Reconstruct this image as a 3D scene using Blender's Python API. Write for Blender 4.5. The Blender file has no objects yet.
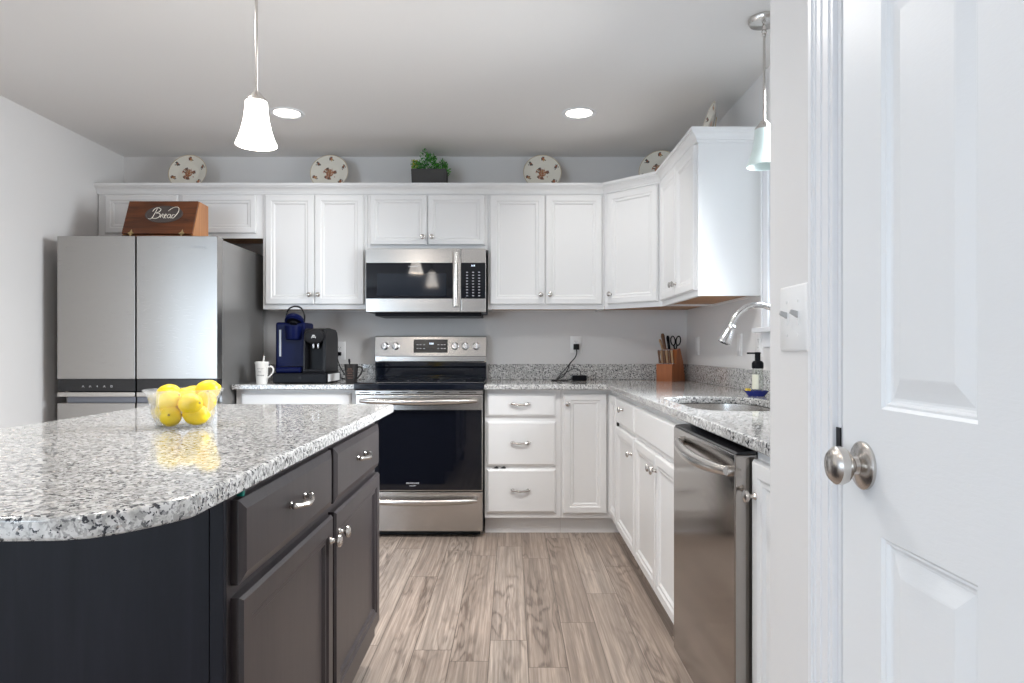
import bpy, bmesh, math, random
from mathutils import Matrix, Vector
from math import pi, sin, cos, radians as R
random.seed(7)
S = bpy.context.scene
C = S.collection

# ------------------------------------------------------------------ camera, world, light, exposure
cam = bpy.data.cameras.new('camera'); co = bpy.data.objects.new('camera', cam); C.objects.link(co)
co.location = (0, 0, 1.11); co.rotation_euler = (R(90), 0, 0)
cam.sensor_width = 36; cam.lens = 24.0; cam.shift_x = 0.0; cam.shift_y = 8.5/1024; cam.clip_start = .02
S.camera = co
S.view_settings.view_transform = 'Standard'; S.view_settings.look = 'None'
S.view_settings.exposure = 0.28; S.view_settings.gamma = 1.0; S.view_settings.use_curve_mapping = False
S.cycles.use_denoising = True
S.cycles.max_bounces = 12; S.cycles.diffuse_bounces = 8; S.cycles.glossy_bounces = 6
S.cycles.transmission_bounces = 10; S.cycles.transparent_max_bounces = 16
S.cycles.sample_clamp_indirect = 6; S.cycles.caustics_refractive = False; S.cycles.caustics_reflective = False

W = bpy.data.worlds.new('daylight'); S.world = W; W.use_nodes = True
W.node_tree.nodes['Background'].inputs[0].default_value = (.80, .90, 1.0, 1)
W.node_tree.nodes['Background'].inputs[1].default_value = 2.0

def area(name, loc, direction, sx, sy, power, col):
    l = bpy.data.lights.new(name, 'AREA'); l.shape = 'RECTANGLE'; l.size = sx; l.size_y = sy; l.energy = power; l.color = col
    o = bpy.data.objects.new(name, l); C.objects.link(o); o.location = loc
    o.rotation_euler = Vector(direction).to_track_quat('-Z', 'Z').to_euler(); return o
DAY = (.70, .85, 1.0)
area('daylight_side_patio', (-5.88, -.75, 1.15), (1, 0, 0), 3.3, 2.0, 18, DAY)
area('daylight_left_window', (-5.88, -4.6, 1.45), (1, 0, 0), 1.9, 1.5, 10, DAY)
area('daylight_rear_patio', (-4.45, -5.88, 1.10), (0, 1, 0), 2.4, 2.0, 140, DAY)
area('daylight_sink_window', (1.285, 2.62, 1.67), (-1, 0, -.42), 1.08, .82, 44, (.93, .97, 1.0)).data.spread = R(105)
CAN_FILL = 60

WALL_B, WALL_L, WALL_R, CEIL = 4.70, -2.67, 1.205, 2.44      # back, left, right walls and ceiling height
PX, REAR, FAR = .50, -6.0, -6.0                                          # pantry wall plane, rear wall
UF, BF = 4.395, 4.09                                          # upper / base cabinet face planes on the back wall
RF = .595                                                     # base cabinet face plane on the right wall

# ------------------------------------------------------------------ materials
def mat(name, col=(.8, .8, .8), rough=.5, metal=0.0, **kw):
    m = bpy.data.materials.new(name); m.use_nodes = True
    b = m.node_tree.nodes['Principled BSDF']
    b.inputs['Base Color'].default_value = (*col, 1); b.inputs['Roughness'].default_value = rough; b.inputs['Metallic'].default_value = metal
    for k, v in kw.items():
        k = k.replace('_', ' ')
        if k in b.inputs: b.inputs[k].default_value = v
    return m
def nt(m): return m.node_tree.nodes, m.node_tree.links, m.node_tree.nodes['Principled BSDF']
def nd(N, t, **kw):
    n = N.new(t)
    for k, v in kw.items(): setattr(n, k, v)
    return n
def mth(N, L, op, a, b=None, c=None):
    n = N.new('ShaderNodeMath'); n.operation = op
    for i, x in enumerate((a, b, c)):
        if x is None: continue
        if isinstance(x, (int, float)): n.inputs[i].default_value = x
        else: L.new(x, n.inputs[i])
    return n.outputs[0]
def ramp(N, L, fac, stops, interp='LINEAR'):
    n = N.new('ShaderNodeValToRGB'); n.color_ramp.interpolation = interp
    e = n.color_ramp.elements
    while len(e) < len(stops): e.new(.5)
    for x, (p, c) in zip(e, stops):
        x.position = p; x.color = (*c, 1) if len(c) == 3 else c
    L.new(fac, n.inputs[0]); return n.outputs[0]
def mix(N, L, fac, a, b, mode='MIX'):
    n = N.new('ShaderNodeMix'); n.data_type = 'RGBA'; n.blend_type = mode
    for s, x in ((0, fac), (6, a), (7, b)):
        if isinstance(x, (int, float)): n.inputs[s].default_value = x
        elif isinstance(x, tuple): n.inputs[s].default_value = (*x, 1)
        else: L.new(x, n.inputs[s])
    return n.outputs[2]
def noise(N, L, vec, scale, detail=2, rough=.5, dist=0):
    n = N.new('ShaderNodeTexNoise'); L.new(vec, n.inputs['Vector']); n.inputs['Scale'].default_value = scale
    n.inputs['Detail'].default_value = detail; n.inputs['Roughness'].default_value = rough; n.inputs['Distortion'].default_value = dist
    return n.outputs['Fac']
def mapping(N, L, vec, scale=(1, 1, 1), loc=(0, 0, 0)):
    n = N.new('ShaderNodeMapping'); L.new(vec, n.inputs['Vector']); n.inputs['Scale'].default_value = scale; n.inputs['Location'].default_value = loc
    return n.outputs[0]
def objco(N): return N.new('ShaderNodeTexCoord').outputs['Object']
def bump(N, L, b, h, strength, dist=.001):
    n = N.new('ShaderNodeBump'); n.inputs['Strength'].default_value = strength; n.inputs['Distance'].default_value = dist
    L.new(h, n.inputs['Height']); L.new(n.outputs[0], b.inputs['Normal'])

def granite():
    m = mat('speckled_granite', rough=.07); N, L, b = nt(m); v = objco(N)
    base = ramp(N, L, noise(N, L, v, 55, 3, .6), [(.30, (.44, .435, .42)), (.48, (.62, .615, .60)), (.62, (.74, .735, .725))])
    gray = ramp(N, L, noise(N, L, mapping(N, L, v, loc=(3, 1, 7)), 105, 2, .65, .4), [(.51, (0,)*3), (.56, (.8,)*3)])
    c = mix(N, L, gray, base, (.34, .335, .33))
    dk = ramp(N, L, noise(N, L, mapping(N, L, v, loc=(9, 5, 2)), 145, 2, .6, .3), [(.556, (0,)*3), (.578, (1,)*3)])
    zone = ramp(N, L, noise(N, L, mapping(N, L, v, loc=(1, 8, 4)), 38, 2), [(.34, (.3,)*3), (.48, (1,)*3)])
    c = mix(N, L, mth(N, L, 'MULTIPLY', dk, zone), c, (.04, .042, .05))
    warm = ramp(N, L, noise(N, L, mapping(N, L, v, loc=(2, 2, 9)), 80, 1), [(.70, (0,)*3), (.74, (.4,)*3)])
    c = mix(N, L, warm, c, (.50, .40, .33))
    L.new(c, b.inputs['Base Color']); return m

def planks():
    m = mat('wood_plank_floor', rough=.38); N, L, b = nt(m); v = objco(N)
    s = N.new('ShaderNodeSeparateXYZ'); L.new(v, s.inputs[0]); x, y = s.outputs[0], s.outputs[1]
    wd, ln = .14, 1.25
    xi = mth(N, L, 'DIVIDE', mth(N, L, 'ADD', x, 10*wd - .057), wd); ix = mth(N, L, 'FLOOR', xi); fx = mth(N, L, 'FRACT', xi)
    wn = N.new('ShaderNodeTexWhiteNoise'); wn.noise_dimensions = '1D'; L.new(ix, wn.inputs['W'])
    yi = mth(N, L, 'ADD', mth(N, L, 'DIVIDE', mth(N, L, 'ADD', y, 8.0), ln), wn.outputs['Value']); iy = mth(N, L, 'FLOOR', yi); fy = mth(N, L, 'FRACT', yi)
    cb = N.new('ShaderNodeCombineXYZ'); L.new(ix, cb.inputs[0]); L.new(iy, cb.inputs[1])
    w2 = N.new('ShaderNodeTexWhiteNoise'); w2.noise_dimensions = '2D'; L.new(cb.outputs[0], w2.inputs['Vector']); rnd = w2.outputs['Value']
    g = N.new('ShaderNodeCombineXYZ'); L.new(x, g.inputs[0]); L.new(mth(N, L, 'MULTIPLY', y, .16), g.inputs[1]); L.new(mth(N, L, 'MULTIPLY', rnd, 37.0), g.inputs[2])
    gv = g.outputs[0]
    gq = N.new('ShaderNodeCombineXYZ'); L.new(x, gq.inputs[0]); L.new(mth(N, L, 'MULTIPLY', y, .05), gq.inputs[1]); L.new(mth(N, L, 'MULTIPLY', rnd, 23.0), gq.inputs[2])
    fine_ = noise(N, L, gq.outputs[0], 170, 2, .6)
    low = noise(N, L, gv, 8.5, 2, .5, .3)
    rings = mth(N, L, 'FRACT', mth(N, L, 'MULTIPLY', low, 10.0))
    ringd = mth(N, L, 'ABSOLUTE', mth(N, L, 'SUBTRACT', rings, .5))
    ringm = ramp(N, L, mth(N, L, 'ADD', ringd, mth(N, L, 'MULTIPLY', mth(N, L, 'SUBTRACT', fine_, .5), .9)), [(0, (1,)*3), (.12, (.5,)*3), (.30, (0,)*3)])
    zone = ramp(N, L, noise(N, L, gv, 7.0, 1), [(.44, (0,)*3), (.62, (1,)*3)])
    gf = N.new('ShaderNodeCombineXYZ'); L.new(x, gf.inputs[0]); L.new(mth(N, L, 'MULTIPLY', y, .022), gf.inputs[1]); L.new(mth(N, L, 'MULTIPLY', rnd, 19.0), gf.inputs[2])
    fine = noise(N, L, gf.outputs[0], 120, 3, .65)
    tone = ramp(N, L, rnd, [(0, (.39, .31, .255)), (.5, (.455, .37, .31)), (1, (.52, .435, .37))])
    streak = ramp(N, L, noise(N, L, gf.outputs[0], 38, 3, .6), [(.35, (.68,)*3), (.65, (1.10,)*3)])
    c = mix(N, L, 1.0, tone, streak, 'MULTIPLY')
    c = mix(N, L, mth(N, L, 'MULTIPLY', ramp(N, L, fine, [(.42, (1,)*3), (.60, (0,)*3)]), .45), c, (.17, .125, .10))
    ringf = N.new('ShaderNodeMath'); ringf.operation = 'MULTIPLY'; L.new(ringm, ringf.inputs[0]); L.new(mth(N, L, 'MULTIPLY_ADD', zone, .66, .08), ringf.inputs[1])
    c = mix(N, L, ringf.outputs[0], c, (.12, .088, .07))
    ex = mth(N, L, 'MINIMUM', fx, mth(N, L, 'SUBTRACT', 1.0, fx)); ey = mth(N, L, 'MINIMUM', fy, mth(N, L, 'SUBTRACT', 1.0, fy))
    gap = mth(N, L, 'MAXIMUM', mth(N, L, 'LESS_THAN', ex, .011), mth(N, L, 'LESS_THAN', ey, .0013))
    c = mix(N, L, mth(N, L, 'MULTIPLY', gap, .75), c, (.10, .075, .06))
    L.new(c, b.inputs['Base Color'])
    bump(N, L, b, fine, .12); return m

def wood(name, c1, c2, scale=30, stretch=(1, 1, .12), rough=.35):
    m = mat(name, rough=rough); N, L, b = nt(m); v = mapping(N, L, objco(N), stretch)
    n = noise(N, L, v, scale, 4, .6, .8)
    L.new(ramp(N, L, n, [(.3, c1), (.7, c2)]), b.inputs['Base Color']); return m

def brushed(name, col, rough=.26, axis='x', aniso=.0):
    m = mat(name, col, rough, 1.0); N, L, b = nt(m)
    st = {'x': (1, 60, 60), 'z': (60, 60, 1), 'y': (60, 1, 60)}[axis]
    n = noise(N, L, mapping(N, L, objco(N), st), 12, 2)
    L.new(mth(N, L, 'MULTIPLY_ADD', n, .14, rough-.07), b.inputs['Roughness'])
    bump(N, L, b, n, .03, .0005); return m

def painted(name, col, rough, bumpy=0, scale=300):
    m = mat(name, col, rough); N, L, b = nt(m)
    if bumpy: bump(N, L, b, noise(N, L, objco(N), scale, 3), bumpy, .0008)
    return m

def door_paint():
    m = mat('moulded_door_paint', (.80, .82, .84), .38); N, L, b = nt(m)
    n = noise(N, L, mapping(N, L, objco(N), (1, .22, 1)), 190, 3, .6, 1.2)
    bump(N, L, b, n, .22, .0008); return m

def glass_mat(name, tint=(1, 1, 1), milk=.0):          # clear thin glass: transparency with a fresnel reflection
    m = bpy.data.materials.new(name); m.use_nodes = True; N = m.node_tree.nodes; L = m.node_tree.links; N.clear()
    o = N.new('ShaderNodeOutputMaterial'); mx = N.new('ShaderNodeMixShader'); t = N.new('ShaderNodeBsdfTransparent'); g = N.new('ShaderNodeBsdfGlossy')
    t.inputs[0].default_value = (*tint, 1); g.inputs['Roughness'].default_value = .03
    fr = N.new('ShaderNodeLayerWeight'); fr.inputs[0].default_value = .22
    L.new(mth(N, L, 'MULTIPLY', fr.outputs['Fresnel'], .55), mx.inputs[0]); L.new(t.outputs[0], mx.inputs[1]); L.new(g.outputs[0], mx.inputs[2])
    d = N.new('ShaderNodeBsdfTranslucent'); d.inputs[0].default_value = (.95, .97, .97, 1); m2 = N.new('ShaderNodeMixShader'); m2.inputs[0].default_value = milk
    L.new(mx.outputs[0], m2.inputs[1]); L.new(d.outputs[0], m2.inputs[2]); L.new(m2.outputs[0], o.inputs[0]); return m

def emit(name, col, strength):
    m = mat(name, col, .4); b = m.node_tree.nodes['Principled BSDF']
    b.inputs['Emission Color'].default_value = (*col, 1); b.inputs['Emission Strength'].default_value = strength; return m

M = dict(
    wall=painted('grey_wall_paint', (.72, .71, .705), .8, .05), ceil=painted('ceiling_paint', (.80, .79, .78), .9, .05),
    cab=painted('white_cabinet_paint', (.80, .80, .80), .33), trim=painted('white_trim_paint', (.80, .81, .83), .35),
    door=door_paint(), granite=granite(), floor=planks(),
    under=wood('raw_cabinet_wood', (.36, .17, .07), (.52, .28, .13), 20, (.1, 1, 1), .5),
    espresso=wood('espresso_wood', (.020, .016, .018), (.034, .027, .028), 40, (1, 1, .08), .34),
    espresso_shaded=wood('espresso_wood_shaded', (.007, .007, .011), (.012, .012, .018), 30, (1, 1, .08), .5),  # same espresso wood, with the end face's shade and blue cast in the colour
    steel=brushed('brushed_steel', (.53, .505, .48), .24, 'x'), steel_door=brushed('fridge_steel', (.40, .385, .37), .30, 'x'),
    steel_side=mat('grey_fridge_side', (.30, .295, .29), .25, .55), dwsteel=brushed('dishwasher_steel', (.36, .335, .315), .12, 'y'),
    nickel=mat('brushed_nickel', (.62, .59, .56), .24, 1.0), chrome=mat('satin_chrome', (.72, .72, .73), .16, 1.0),
    sinksteel=brushed('sink_steel', (.60, .58, .56), .24, 'y'),
    blackglass=mat('black_glass', (.004, .005, .009), .04), ovenmesh=mat('microwave_screen', (.010, .014, .022), .06), cooktop=mat('black_ceramic', (.006, .008, .014), .07), display=mat('display_black', (.012, .012, .014), .2),
    black=mat('black_plastic', (.006, .006, .008), .38, Specular_IOR_Level=.12), dark=mat('dark_gap', (.006, .006, .006), .7), gray=mat('dark_grey_plastic', (.014, .014, .016), .36, Specular_IOR_Level=.18),
    handlebar=mat('blue_grey_pocket', (.16, .17, .20), .3, .4),
    blue=mat('navy_plastic', (.004, .007, .046), .3, 0, Specular_IOR_Level=.06), silver=mat('silver_plastic', (.38, .385, .40), .4, .4),
    white=mat('white_plastic', (.82, .82, .82), .35), ceramic=mat('white_ceramic', (.80, .79, .76), .15), legend=mat('grey_legend', (.62, .62, .64), .5),
    clock=emit('lit_clock_digits', (.75, .85, 1.0), 1.6), toggle=mat('switch_toggle_grey', (.42, .42, .42), .4),
    walnut=wood('walnut', (.045, .012, .004), (.19, .056, .016), 22, (.12, 1, 1), .3), pine=wood('warm_pine', (.40, .16, .055), (.58, .27, .11), 20, (1, 1, .12), .35),
    brass=mat('old_brass', (.55, .42, .22), .3, 1.0), plaque=mat('dark_oval_plate', (.07, .055, .05), .4), cream=mat('cream_lettering', (.85, .80, .70), .4),
    platewhite=mat('cream_porcelain', (.78, .75, .67), .12), platerust=mat('painted_rust_flower', (.38, .12, .05), .3), platedark=mat('painted_dark_leaf', (.09, .075, .06), .3), plategold=mat('gilt_edge', (.50, .37, .18), .25),
    slate=painted('slate_planter', (.055, .052, .05), .7, .4, 60), leafdark=mat('green_leaf', (.02, .19, .012), .5), leaflight=mat('light_green_leaf', (.11, .42, .04), .5), leafyellow=mat('yellow_green_leaf', (.36, .36, .04), .5),
    lemon=mat('lemon_skin', (.86, .62, .012), .38), lemonpale=mat('pale_lemon_skin', (.86, .70, .10), .38), lemontip=mat('lemon_tip', (.30, .20, .03), .6),
    bowl=glass_mat('clear_bowl_glass', (1, 1, 1), .06), pane=glass_mat('window_glass', (.98, .99, 1)), bottle=glass_mat('clear_bottle', (.93, .95, .92), .10),
    shade=emit('lit_frosted_shade', (1, .93, .86), 9.0), shadedim=mat('frosted_shade', (.50, .58, .57), .35), lens=emit('lit_ceiling_lens', (1, .93, .84), 7),
    cherry=wood('cherry_block', (.30, .085, .022), (.46, .15, .045), 18, (1, 1, .15), .3), handlewood=wood('knife_handle_wood', (.10, .045, .022), (.22, .11, .06), 30, (1, 1, .2), .4), tan=mat('tan_handle', (.42, .27, .15), .45),
    dish=mat('cobalt_dish', (.008, .018, .20), .15), soaplabel=mat('soap_label', (.70, .70, .58), .5), sponge=mat('yellow_sponge', (.75, .55, .07), .8), 
    darkcup=mat('charcoal_cup', (.022, .02, .02), .3), bronze=mat('bronze_print', (.14, .075, .055), .5), cuptext=mat('grey_print', (.28, .28, .28), .5), cloth=mat('black_cloth', (.02, .02, .025), .9), teal=mat('teal_ribbon', (.0, .22, .17), .5),
)
nt(M['espresso_shaded'])[2].inputs['Specular IOR Level'].default_value = .22
_n, _l, _b = nt(M['lemon']); bump(_n, _l, _b, noise(_n, _l, objco(_n), 260, 2), .12, .001)
_n, _l, _b = nt(M['shadedim']); _b.inputs['Emission Color'].default_value = (.80, .93, .92, 1); _b.inputs['Emission Strength'].default_value = .06

# ------------------------------------------------------------------ mesh helpers
OFF = {}
class MB:
    def __init__(s, xf=None): s.v = []; s.f = []; s.m = []; s.xf = xf or Matrix(); s.mi = 0; s.wn = False; s.ang = 38
    def add(s, vs, fs, mi=None):
        k = len(s.v); s.v += [s.xf @ Vector(p) for p in vs]; s.f += [[i+k for i in f] for f in fs]; s.m += [s.mi if mi is None else mi]*len(fs); return s
    def box(s, x0, x1, y0, y1, z0, z1, bev=0, seg=2):
        x0, x1 = sorted((x0, x1)); y0, y1 = sorted((y0, y1)); z0, z1 = sorted((z0, z1))
        if not bev:
            P = [(x, y, z) for x in (x0, x1) for y in (y0, y1) for z in (z0, z1)]
            return s.add(P, [(0, 1, 3, 2), (4, 6, 7, 5), (0, 4, 5, 1), (2, 3, 7, 6), (0, 2, 6, 4), (1, 5, 7, 3)])
        s.wn = True; bm = bmesh.new(); bmesh.ops.create_cube(bm, size=1)
        for v in bm.verts: v.co = ((x0+x1)/2+v.co.x*(x1-x0), (y0+y1)/2+v.co.y*(y1-y0), (z0+z1)/2+v.co.z*(z1-z0))
        bmesh.ops.bevel(bm, geom=bm.edges[:], offset=min(bev, .49*min(x1-x0, y1-y0, z1-z0)), segments=seg, profile=.5, affect='EDGES')
        bm.verts.index_update(); s.add([v.co.copy() for v in bm.verts], [[v.index for v in f.verts] for f in bm.faces]); bm.free(); return s
    def loft(s, rings, cap=True, closed=True, mi=None):
        n = len(rings[0]); V = [p for r in rings for p in r]; F = []
        for a in range(len(rings)-1):
            for i in range(n if closed else n-1):
                j = (i+1) % n; F.append((a*n+i, a*n+j, (a+1)*n+j, (a+1)*n+i))
        if cap: F += [tuple(range(n)), tuple(range((len(rings)-1)*n, len(rings)*n))]
        return s.add(V, F, mi)
    def lathe(s, prof, c=(0, 0, 0), axis='z', n=28, sx=1, sy=1, cap=True):
        rings = []
        for r, h in prof:
            ring = []
            for i in range(n):
                a = 2*pi*i/n; p = (r*cos(a)*sx, r*sin(a)*sy, h)
                if axis == 'x': p = (p[2], p[0], p[1])
                if axis == 'y': p = (p[0], p[2], p[1])
                ring.append((c[0]+p[0], c[1]+p[1], c[2]+p[2]))
            rings.append(ring)
        return s.loft(rings, cap)
    def tube(s, pts, r, n=8, cap=True):
        P = [Vector(p) for p in pts]; k = len(P); rr = r if isinstance(r, (list, tuple)) else [r]*k
        T = [(P[min(i+1, k-1)]-P[max(i-1, 0)]).normalized() for i in range(k)]
        a = T[0].orthogonal().normalized(); rings = []
        for i in range(k):
            a = (a - T[i]*a.dot(T[i])).normalized(); b = T[i].cross(a)
            rings.append([P[i]+(a*cos(2*pi*j/n)+b*sin(2*pi*j/n))*rr[i] for j in range(n)])
        return s.loft(rings, cap)
    def prism(s, poly, a0, a1, plane='xy'):
        s.wn = True
        def q(p, h): return {'xy': (p[0], p[1], h), 'yz': (h, p[0], p[1]), 'xz': (p[0], h, p[1])}[plane]
        return s.loft([[q(p, a0) for p in poly], [q(p, a1) for p in poly]])
    def ball(s, c, rx, ry=None, rz=None, n=16, k=10):
        ry = ry or rx; rz = rz or rx
        return s.loft([[(c[0]+rx*sin(pi*j/k)*cos(2*pi*i/n), c[1]+ry*sin(pi*j/k)*sin(2*pi*i/n), c[2]+rz*cos(pi*j/k)) for i in range(n)] for j in [.08]+list(range(1, k))+[k-.08]])
    def text(s, body, h, c, xf=None, depth=.0006, width=None):          # flat lettering in the local xy plane
        cu = bpy.data.curves.new('t', 'FONT'); cu.body = body; cu.size = h; cu.align_x = 'CENTER'; cu.align_y = 'CENTER'; cu.extrude = depth; cu.resolution_u = 2
        o = bpy.data.objects.new('t', cu); C.objects.link(o); dg = bpy.context.evaluated_depsgraph_get(); me = bpy.data.meshes.new_from_object(o.evaluated_get(dg))
        V = [v.co.copy() for v in me.vertices]; F = [list(p.vertices) for p in me.polygons]
        k = 1
        if width and V:
            w = max(v.x for v in V)-min(v.x for v in V); k = width/w
        V = [Vector((v.x*k+c[0], v.y+c[1], v.z+c[2])) for v in V]
        bpy.data.objects.remove(o); bpy.data.curves.remove(cu); bpy.data.meshes.remove(me)
        return s.add(V, F)
    def build(s, name, mats, parent=None, angle=None, **props):
        angle = angle or s.ang
        off = OFF.get(parent.name, Vector()) if parent else Vector(props.pop('at', (0, 0, 0)))
        me = bpy.data.meshes.new(name); me.from_pydata([v-off for v in s.v], [], s.f)
        for m in (mats if isinstance(mats, (list, tuple)) else [mats]): me.materials.append(M[m])
        for p, k in zip(me.polygons, s.m): p.material_index = k
        bm = bmesh.new(); bm.from_mesh(me); bmesh.ops.recalc_face_normals(bm, faces=bm.faces[:]); bm.to_mesh(me); bm.free()
        me.polygons.foreach_set('use_smooth', [True]*len(me.polygons)); me.set_sharp_from_angle(angle=R(angle)); me.update()
        o = bpy.data.objects.new(name, me); C.objects.link(o)
        if parent: o.parent = parent
        else: o.location = off
        OFF[o.name] = off
        if s.wn: w_ = o.modifiers.new('weighted_normals', 'WEIGHTED_NORMAL'); w_.keep_sharp = True; w_.weight = 90
        for k, v in props.items(): o[k] = v
        return o
def thing(name, label, cat, loc=(0, 0, 0), rot=(0, 0, 0), group=None, local=False):
    o = bpy.data.objects.new(name, None); C.objects.link(o); o.location = loc; o.rotation_euler = rot; o.empty_display_size = .05
    o['label'] = label; o['category'] = cat
    if group: o['group'] = group
    OFF[o.name] = Vector() if local else Vector(loc); return o
def copy_tree(o, loc, rot, label):
    c = o.copy(); C.objects.link(c); c.location = loc; c.rotation_euler = rot; c['label'] = label
    def kids(a, b):
        for ch in a.children:
            d = ch.copy(); C.objects.link(d); d.parent = b; kids(ch, d)
    kids(o, c); return c
def struct(o): o['kind'] = 'structure'; return o
def FR(origin, u):                                   # local x = u (to the viewer's right), y = up, z = outwards
    u = Vector(u).normalized(); n = u.cross(Vector((0, 0, 1)))
    return Matrix(((u.x, 0, n.x, origin[0]), (u.y, 0, n.y, origin[1]), (u.z, 1, n.z, origin[2]), (0, 0, 0, 1)))
def rect(u0, u1, v0, v1, i, z): return [(u0+i, v0+i, z), (u1-i, v0+i, z), (u1-i, v1-i, z), (u0+i, v1-i, z)]
def panel_door(xf, u0, u1, v0, v1, t=.02, fr=.05):    # framed door with a stepped moulding round a flat recessed panel
    b = MB(xf); b.wn = True; b.ang = 8; return b.loft([rect(u0, u1, v0, v1, i, z) for i, z in ((0, 0), (0, t-.006), (.006, t), (fr-.012, t), (fr-.005, t-.005), (fr+.005, t-.005), (fr+.013, t-.012), (fr+.016, t-.012))])
def slab_front(xf, u0, u1, v0, v1, t=.02, bev=.012):
    b = MB(xf); b.wn = True; b.ang = 8; return b.loft([rect(u0, u1, v0, v1, i, z) for i, z in ((0, 0), (0, t-.008), (.003, t-.006), (bev, t))])
def knob(xf, u, v, t, parent, r=.016):
    return MB(xf).lathe([(.009, 0), (.009, .002), (.0055, .006), (.005, .014), (r*.8, .019), (r, .0225), (r*.93, .027), (r*.5, .0305), (.002, .0312)], (u, v, t), n=18).build('knob', 'nickel', parent)
def pull(xf, u, v, t, parent, w=.105, name='handle'):
    b = MB(xf); k = 12
    b.tube([(u+w*(i/k-.5), v - .004*sin(pi*i/k), t+.012+.016*sin(pi*i/k)) for i in range(k+1)], [.0050+.0022*abs(cos(2.5*pi*i/k)) for i in range(k+1)], 8)
    for s in (-1, 1):
        b.lathe([(.008, 0), (.008, .003), (.005, .006), (.005, .014)], (u+s*w*.42, v, t), n=12); b.ball((u+s*w*.5, v, t+.012), .0075, n=10, k=6)
    return b.build(name, 'nickel', parent)

# ------------------------------------------------------------------ the room
def wall_mesh(name, axis, pos, thick, a0, a1, z0, z1, holes, m='wall'):   # a wall slab with rectangular holes, one mesh
    b = MB(); cuts = sorted({a0, a1, *[h[0] for h in holes], *[h[1] for h in holes]})
    for p, q in zip(cuts, cuts[1:]):
        hs = sorted((h[2], h[3]) for h in holes if h[0] <= p and h[1] >= q); z = z0
        for lo, hi in hs+[(z1, z1)]:
            if lo > z:
                if axis == 'x': b.box(pos, pos+thick, p, q, z, lo)
                else: b.box(p, q, pos, pos+thick, z, lo)
            z = hi
    return struct(b.build(name, m))
struct(MB().box(FAR-.1, 1.4, REAR-.1, 4.85, -.1, 0).build('floor', 'floor'))
struct(MB().box(FAR-.1, 1.4, REAR-.1, 4.85, CEIL, CEIL+.1).build('ceiling', 'ceil'))
wall_mesh('wall_back', 'y', WALL_B, .1, -2.8, 1.4, 0, CEIL, [])
wall_mesh('wall_left', 'x', WALL_L, -.1, 1.8, WALL_B, 0, CEIL, [])
wall_mesh('wall_left_return', 'y', 1.8, .1, FAR, WALL_L-.1, 0, CEIL, [])
wall_mesh('wall_far_left', 'x', FAR, -.1, REAR, 1.8, 0, CEIL, [(-5.55, -3.65, .7, 2.2), (-2.4, .9, .06, 2.15)])
WY0, WY1, WZ0, WZ1 = 2.06, 3.19, 1.235, 2.10
wall_mesh('wall_right', 'x', WALL_R, .1, 1.23, WALL_B, 0, CEIL, [(WY0, WY1, WZ0, WZ1)])
DY0, DY1 = .322, 1.032
wall_mesh('wall_pantry', 'x', PX, .1, REAR, 1.322, 0, CEIL, [(DY0-.018, DY1+.018, 0, 2.05)])
wall_mesh('wall_pantry_return', 'y', 1.222, .1, PX+.1, WALL_R, 0, CEIL, [])
wall_mesh('wall_rear', 'y', REAR, -.1, FAR, PX+.1, 0, CEIL, [(-5.65, -3.25, .05, 2.12)])

def window(name, xf, w, h, casing=True):               # local frame: x along the opening, y up, z into the room; opening depth .1
    b = MB(xf)
    for z0, z1, y0, y1 in ((-.075, -.045, 0, h/2+.02), (-.045, -.02, h/2-.02, h)):
        for q in ((0, w, y0, y0+.04), (0, w, y1-.04, y1), (0, .04, y0, y1), (w-.04, w, y0, y1)): b.box(q[0], q[1], q[2], q[3], z0, z1)
    o = b.build(name, 'trim'); struct(o)
    f = MB(xf)
    for q in ((-.068, 0, -.02, h+.068), (w, w+.068, -.02, h+.068), (0, w, h, h+.068)):
        f.box(q[0], q[1], q[2], q[3], 0, .012, .003)
        e = (q[0], q[0]+.016) if q[0] < 0 else (q[1]-.016, q[1])
        if q[2] < 0: f.box(e[0], e[1], q[2], q[3], .0125, .019, .003)
        else: f.box(q[0], q[1], q[3]-.016, q[3], .0125, .019, .003)
    f.build('window_casing', 'trim', o)
    MB(xf).box(-.09, w+.09, -.042, -.02, -.0, .055, .004).build('window_sill', 'trim', o)
    MB(xf).box(-.06, w+.06, -.112, -.043, .0, .014, .003).build('window_apron', 'trim', o)
    MB(xf).box(.04, w-.04, .04, h/2-.02, -.062, -.058).build('pane', 'pane', o)
    MB(xf).box(.04, w-.04, h/2+.02, h-.04, -.036, -.032).build('pane', 'pane', o)
    return o
window('window_1', FR((WALL_R, WY1, WZ0), (0, -1, 0)), WY1-WY0, WZ1-WZ0)
def FRin(origin, u): return FR(origin, u)
window('window_2', FR((-3.25, REAR, .05), (-1, 0, 0)), 2.4, 2.07)
window('window_3', FR((FAR, -5.55, .7), (0, 1, 0)), 1.9, 1.5)
window('window_4', FR((FAR, -2.4, .06), (0, 1, 0)), 3.3, 2.09)

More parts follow.
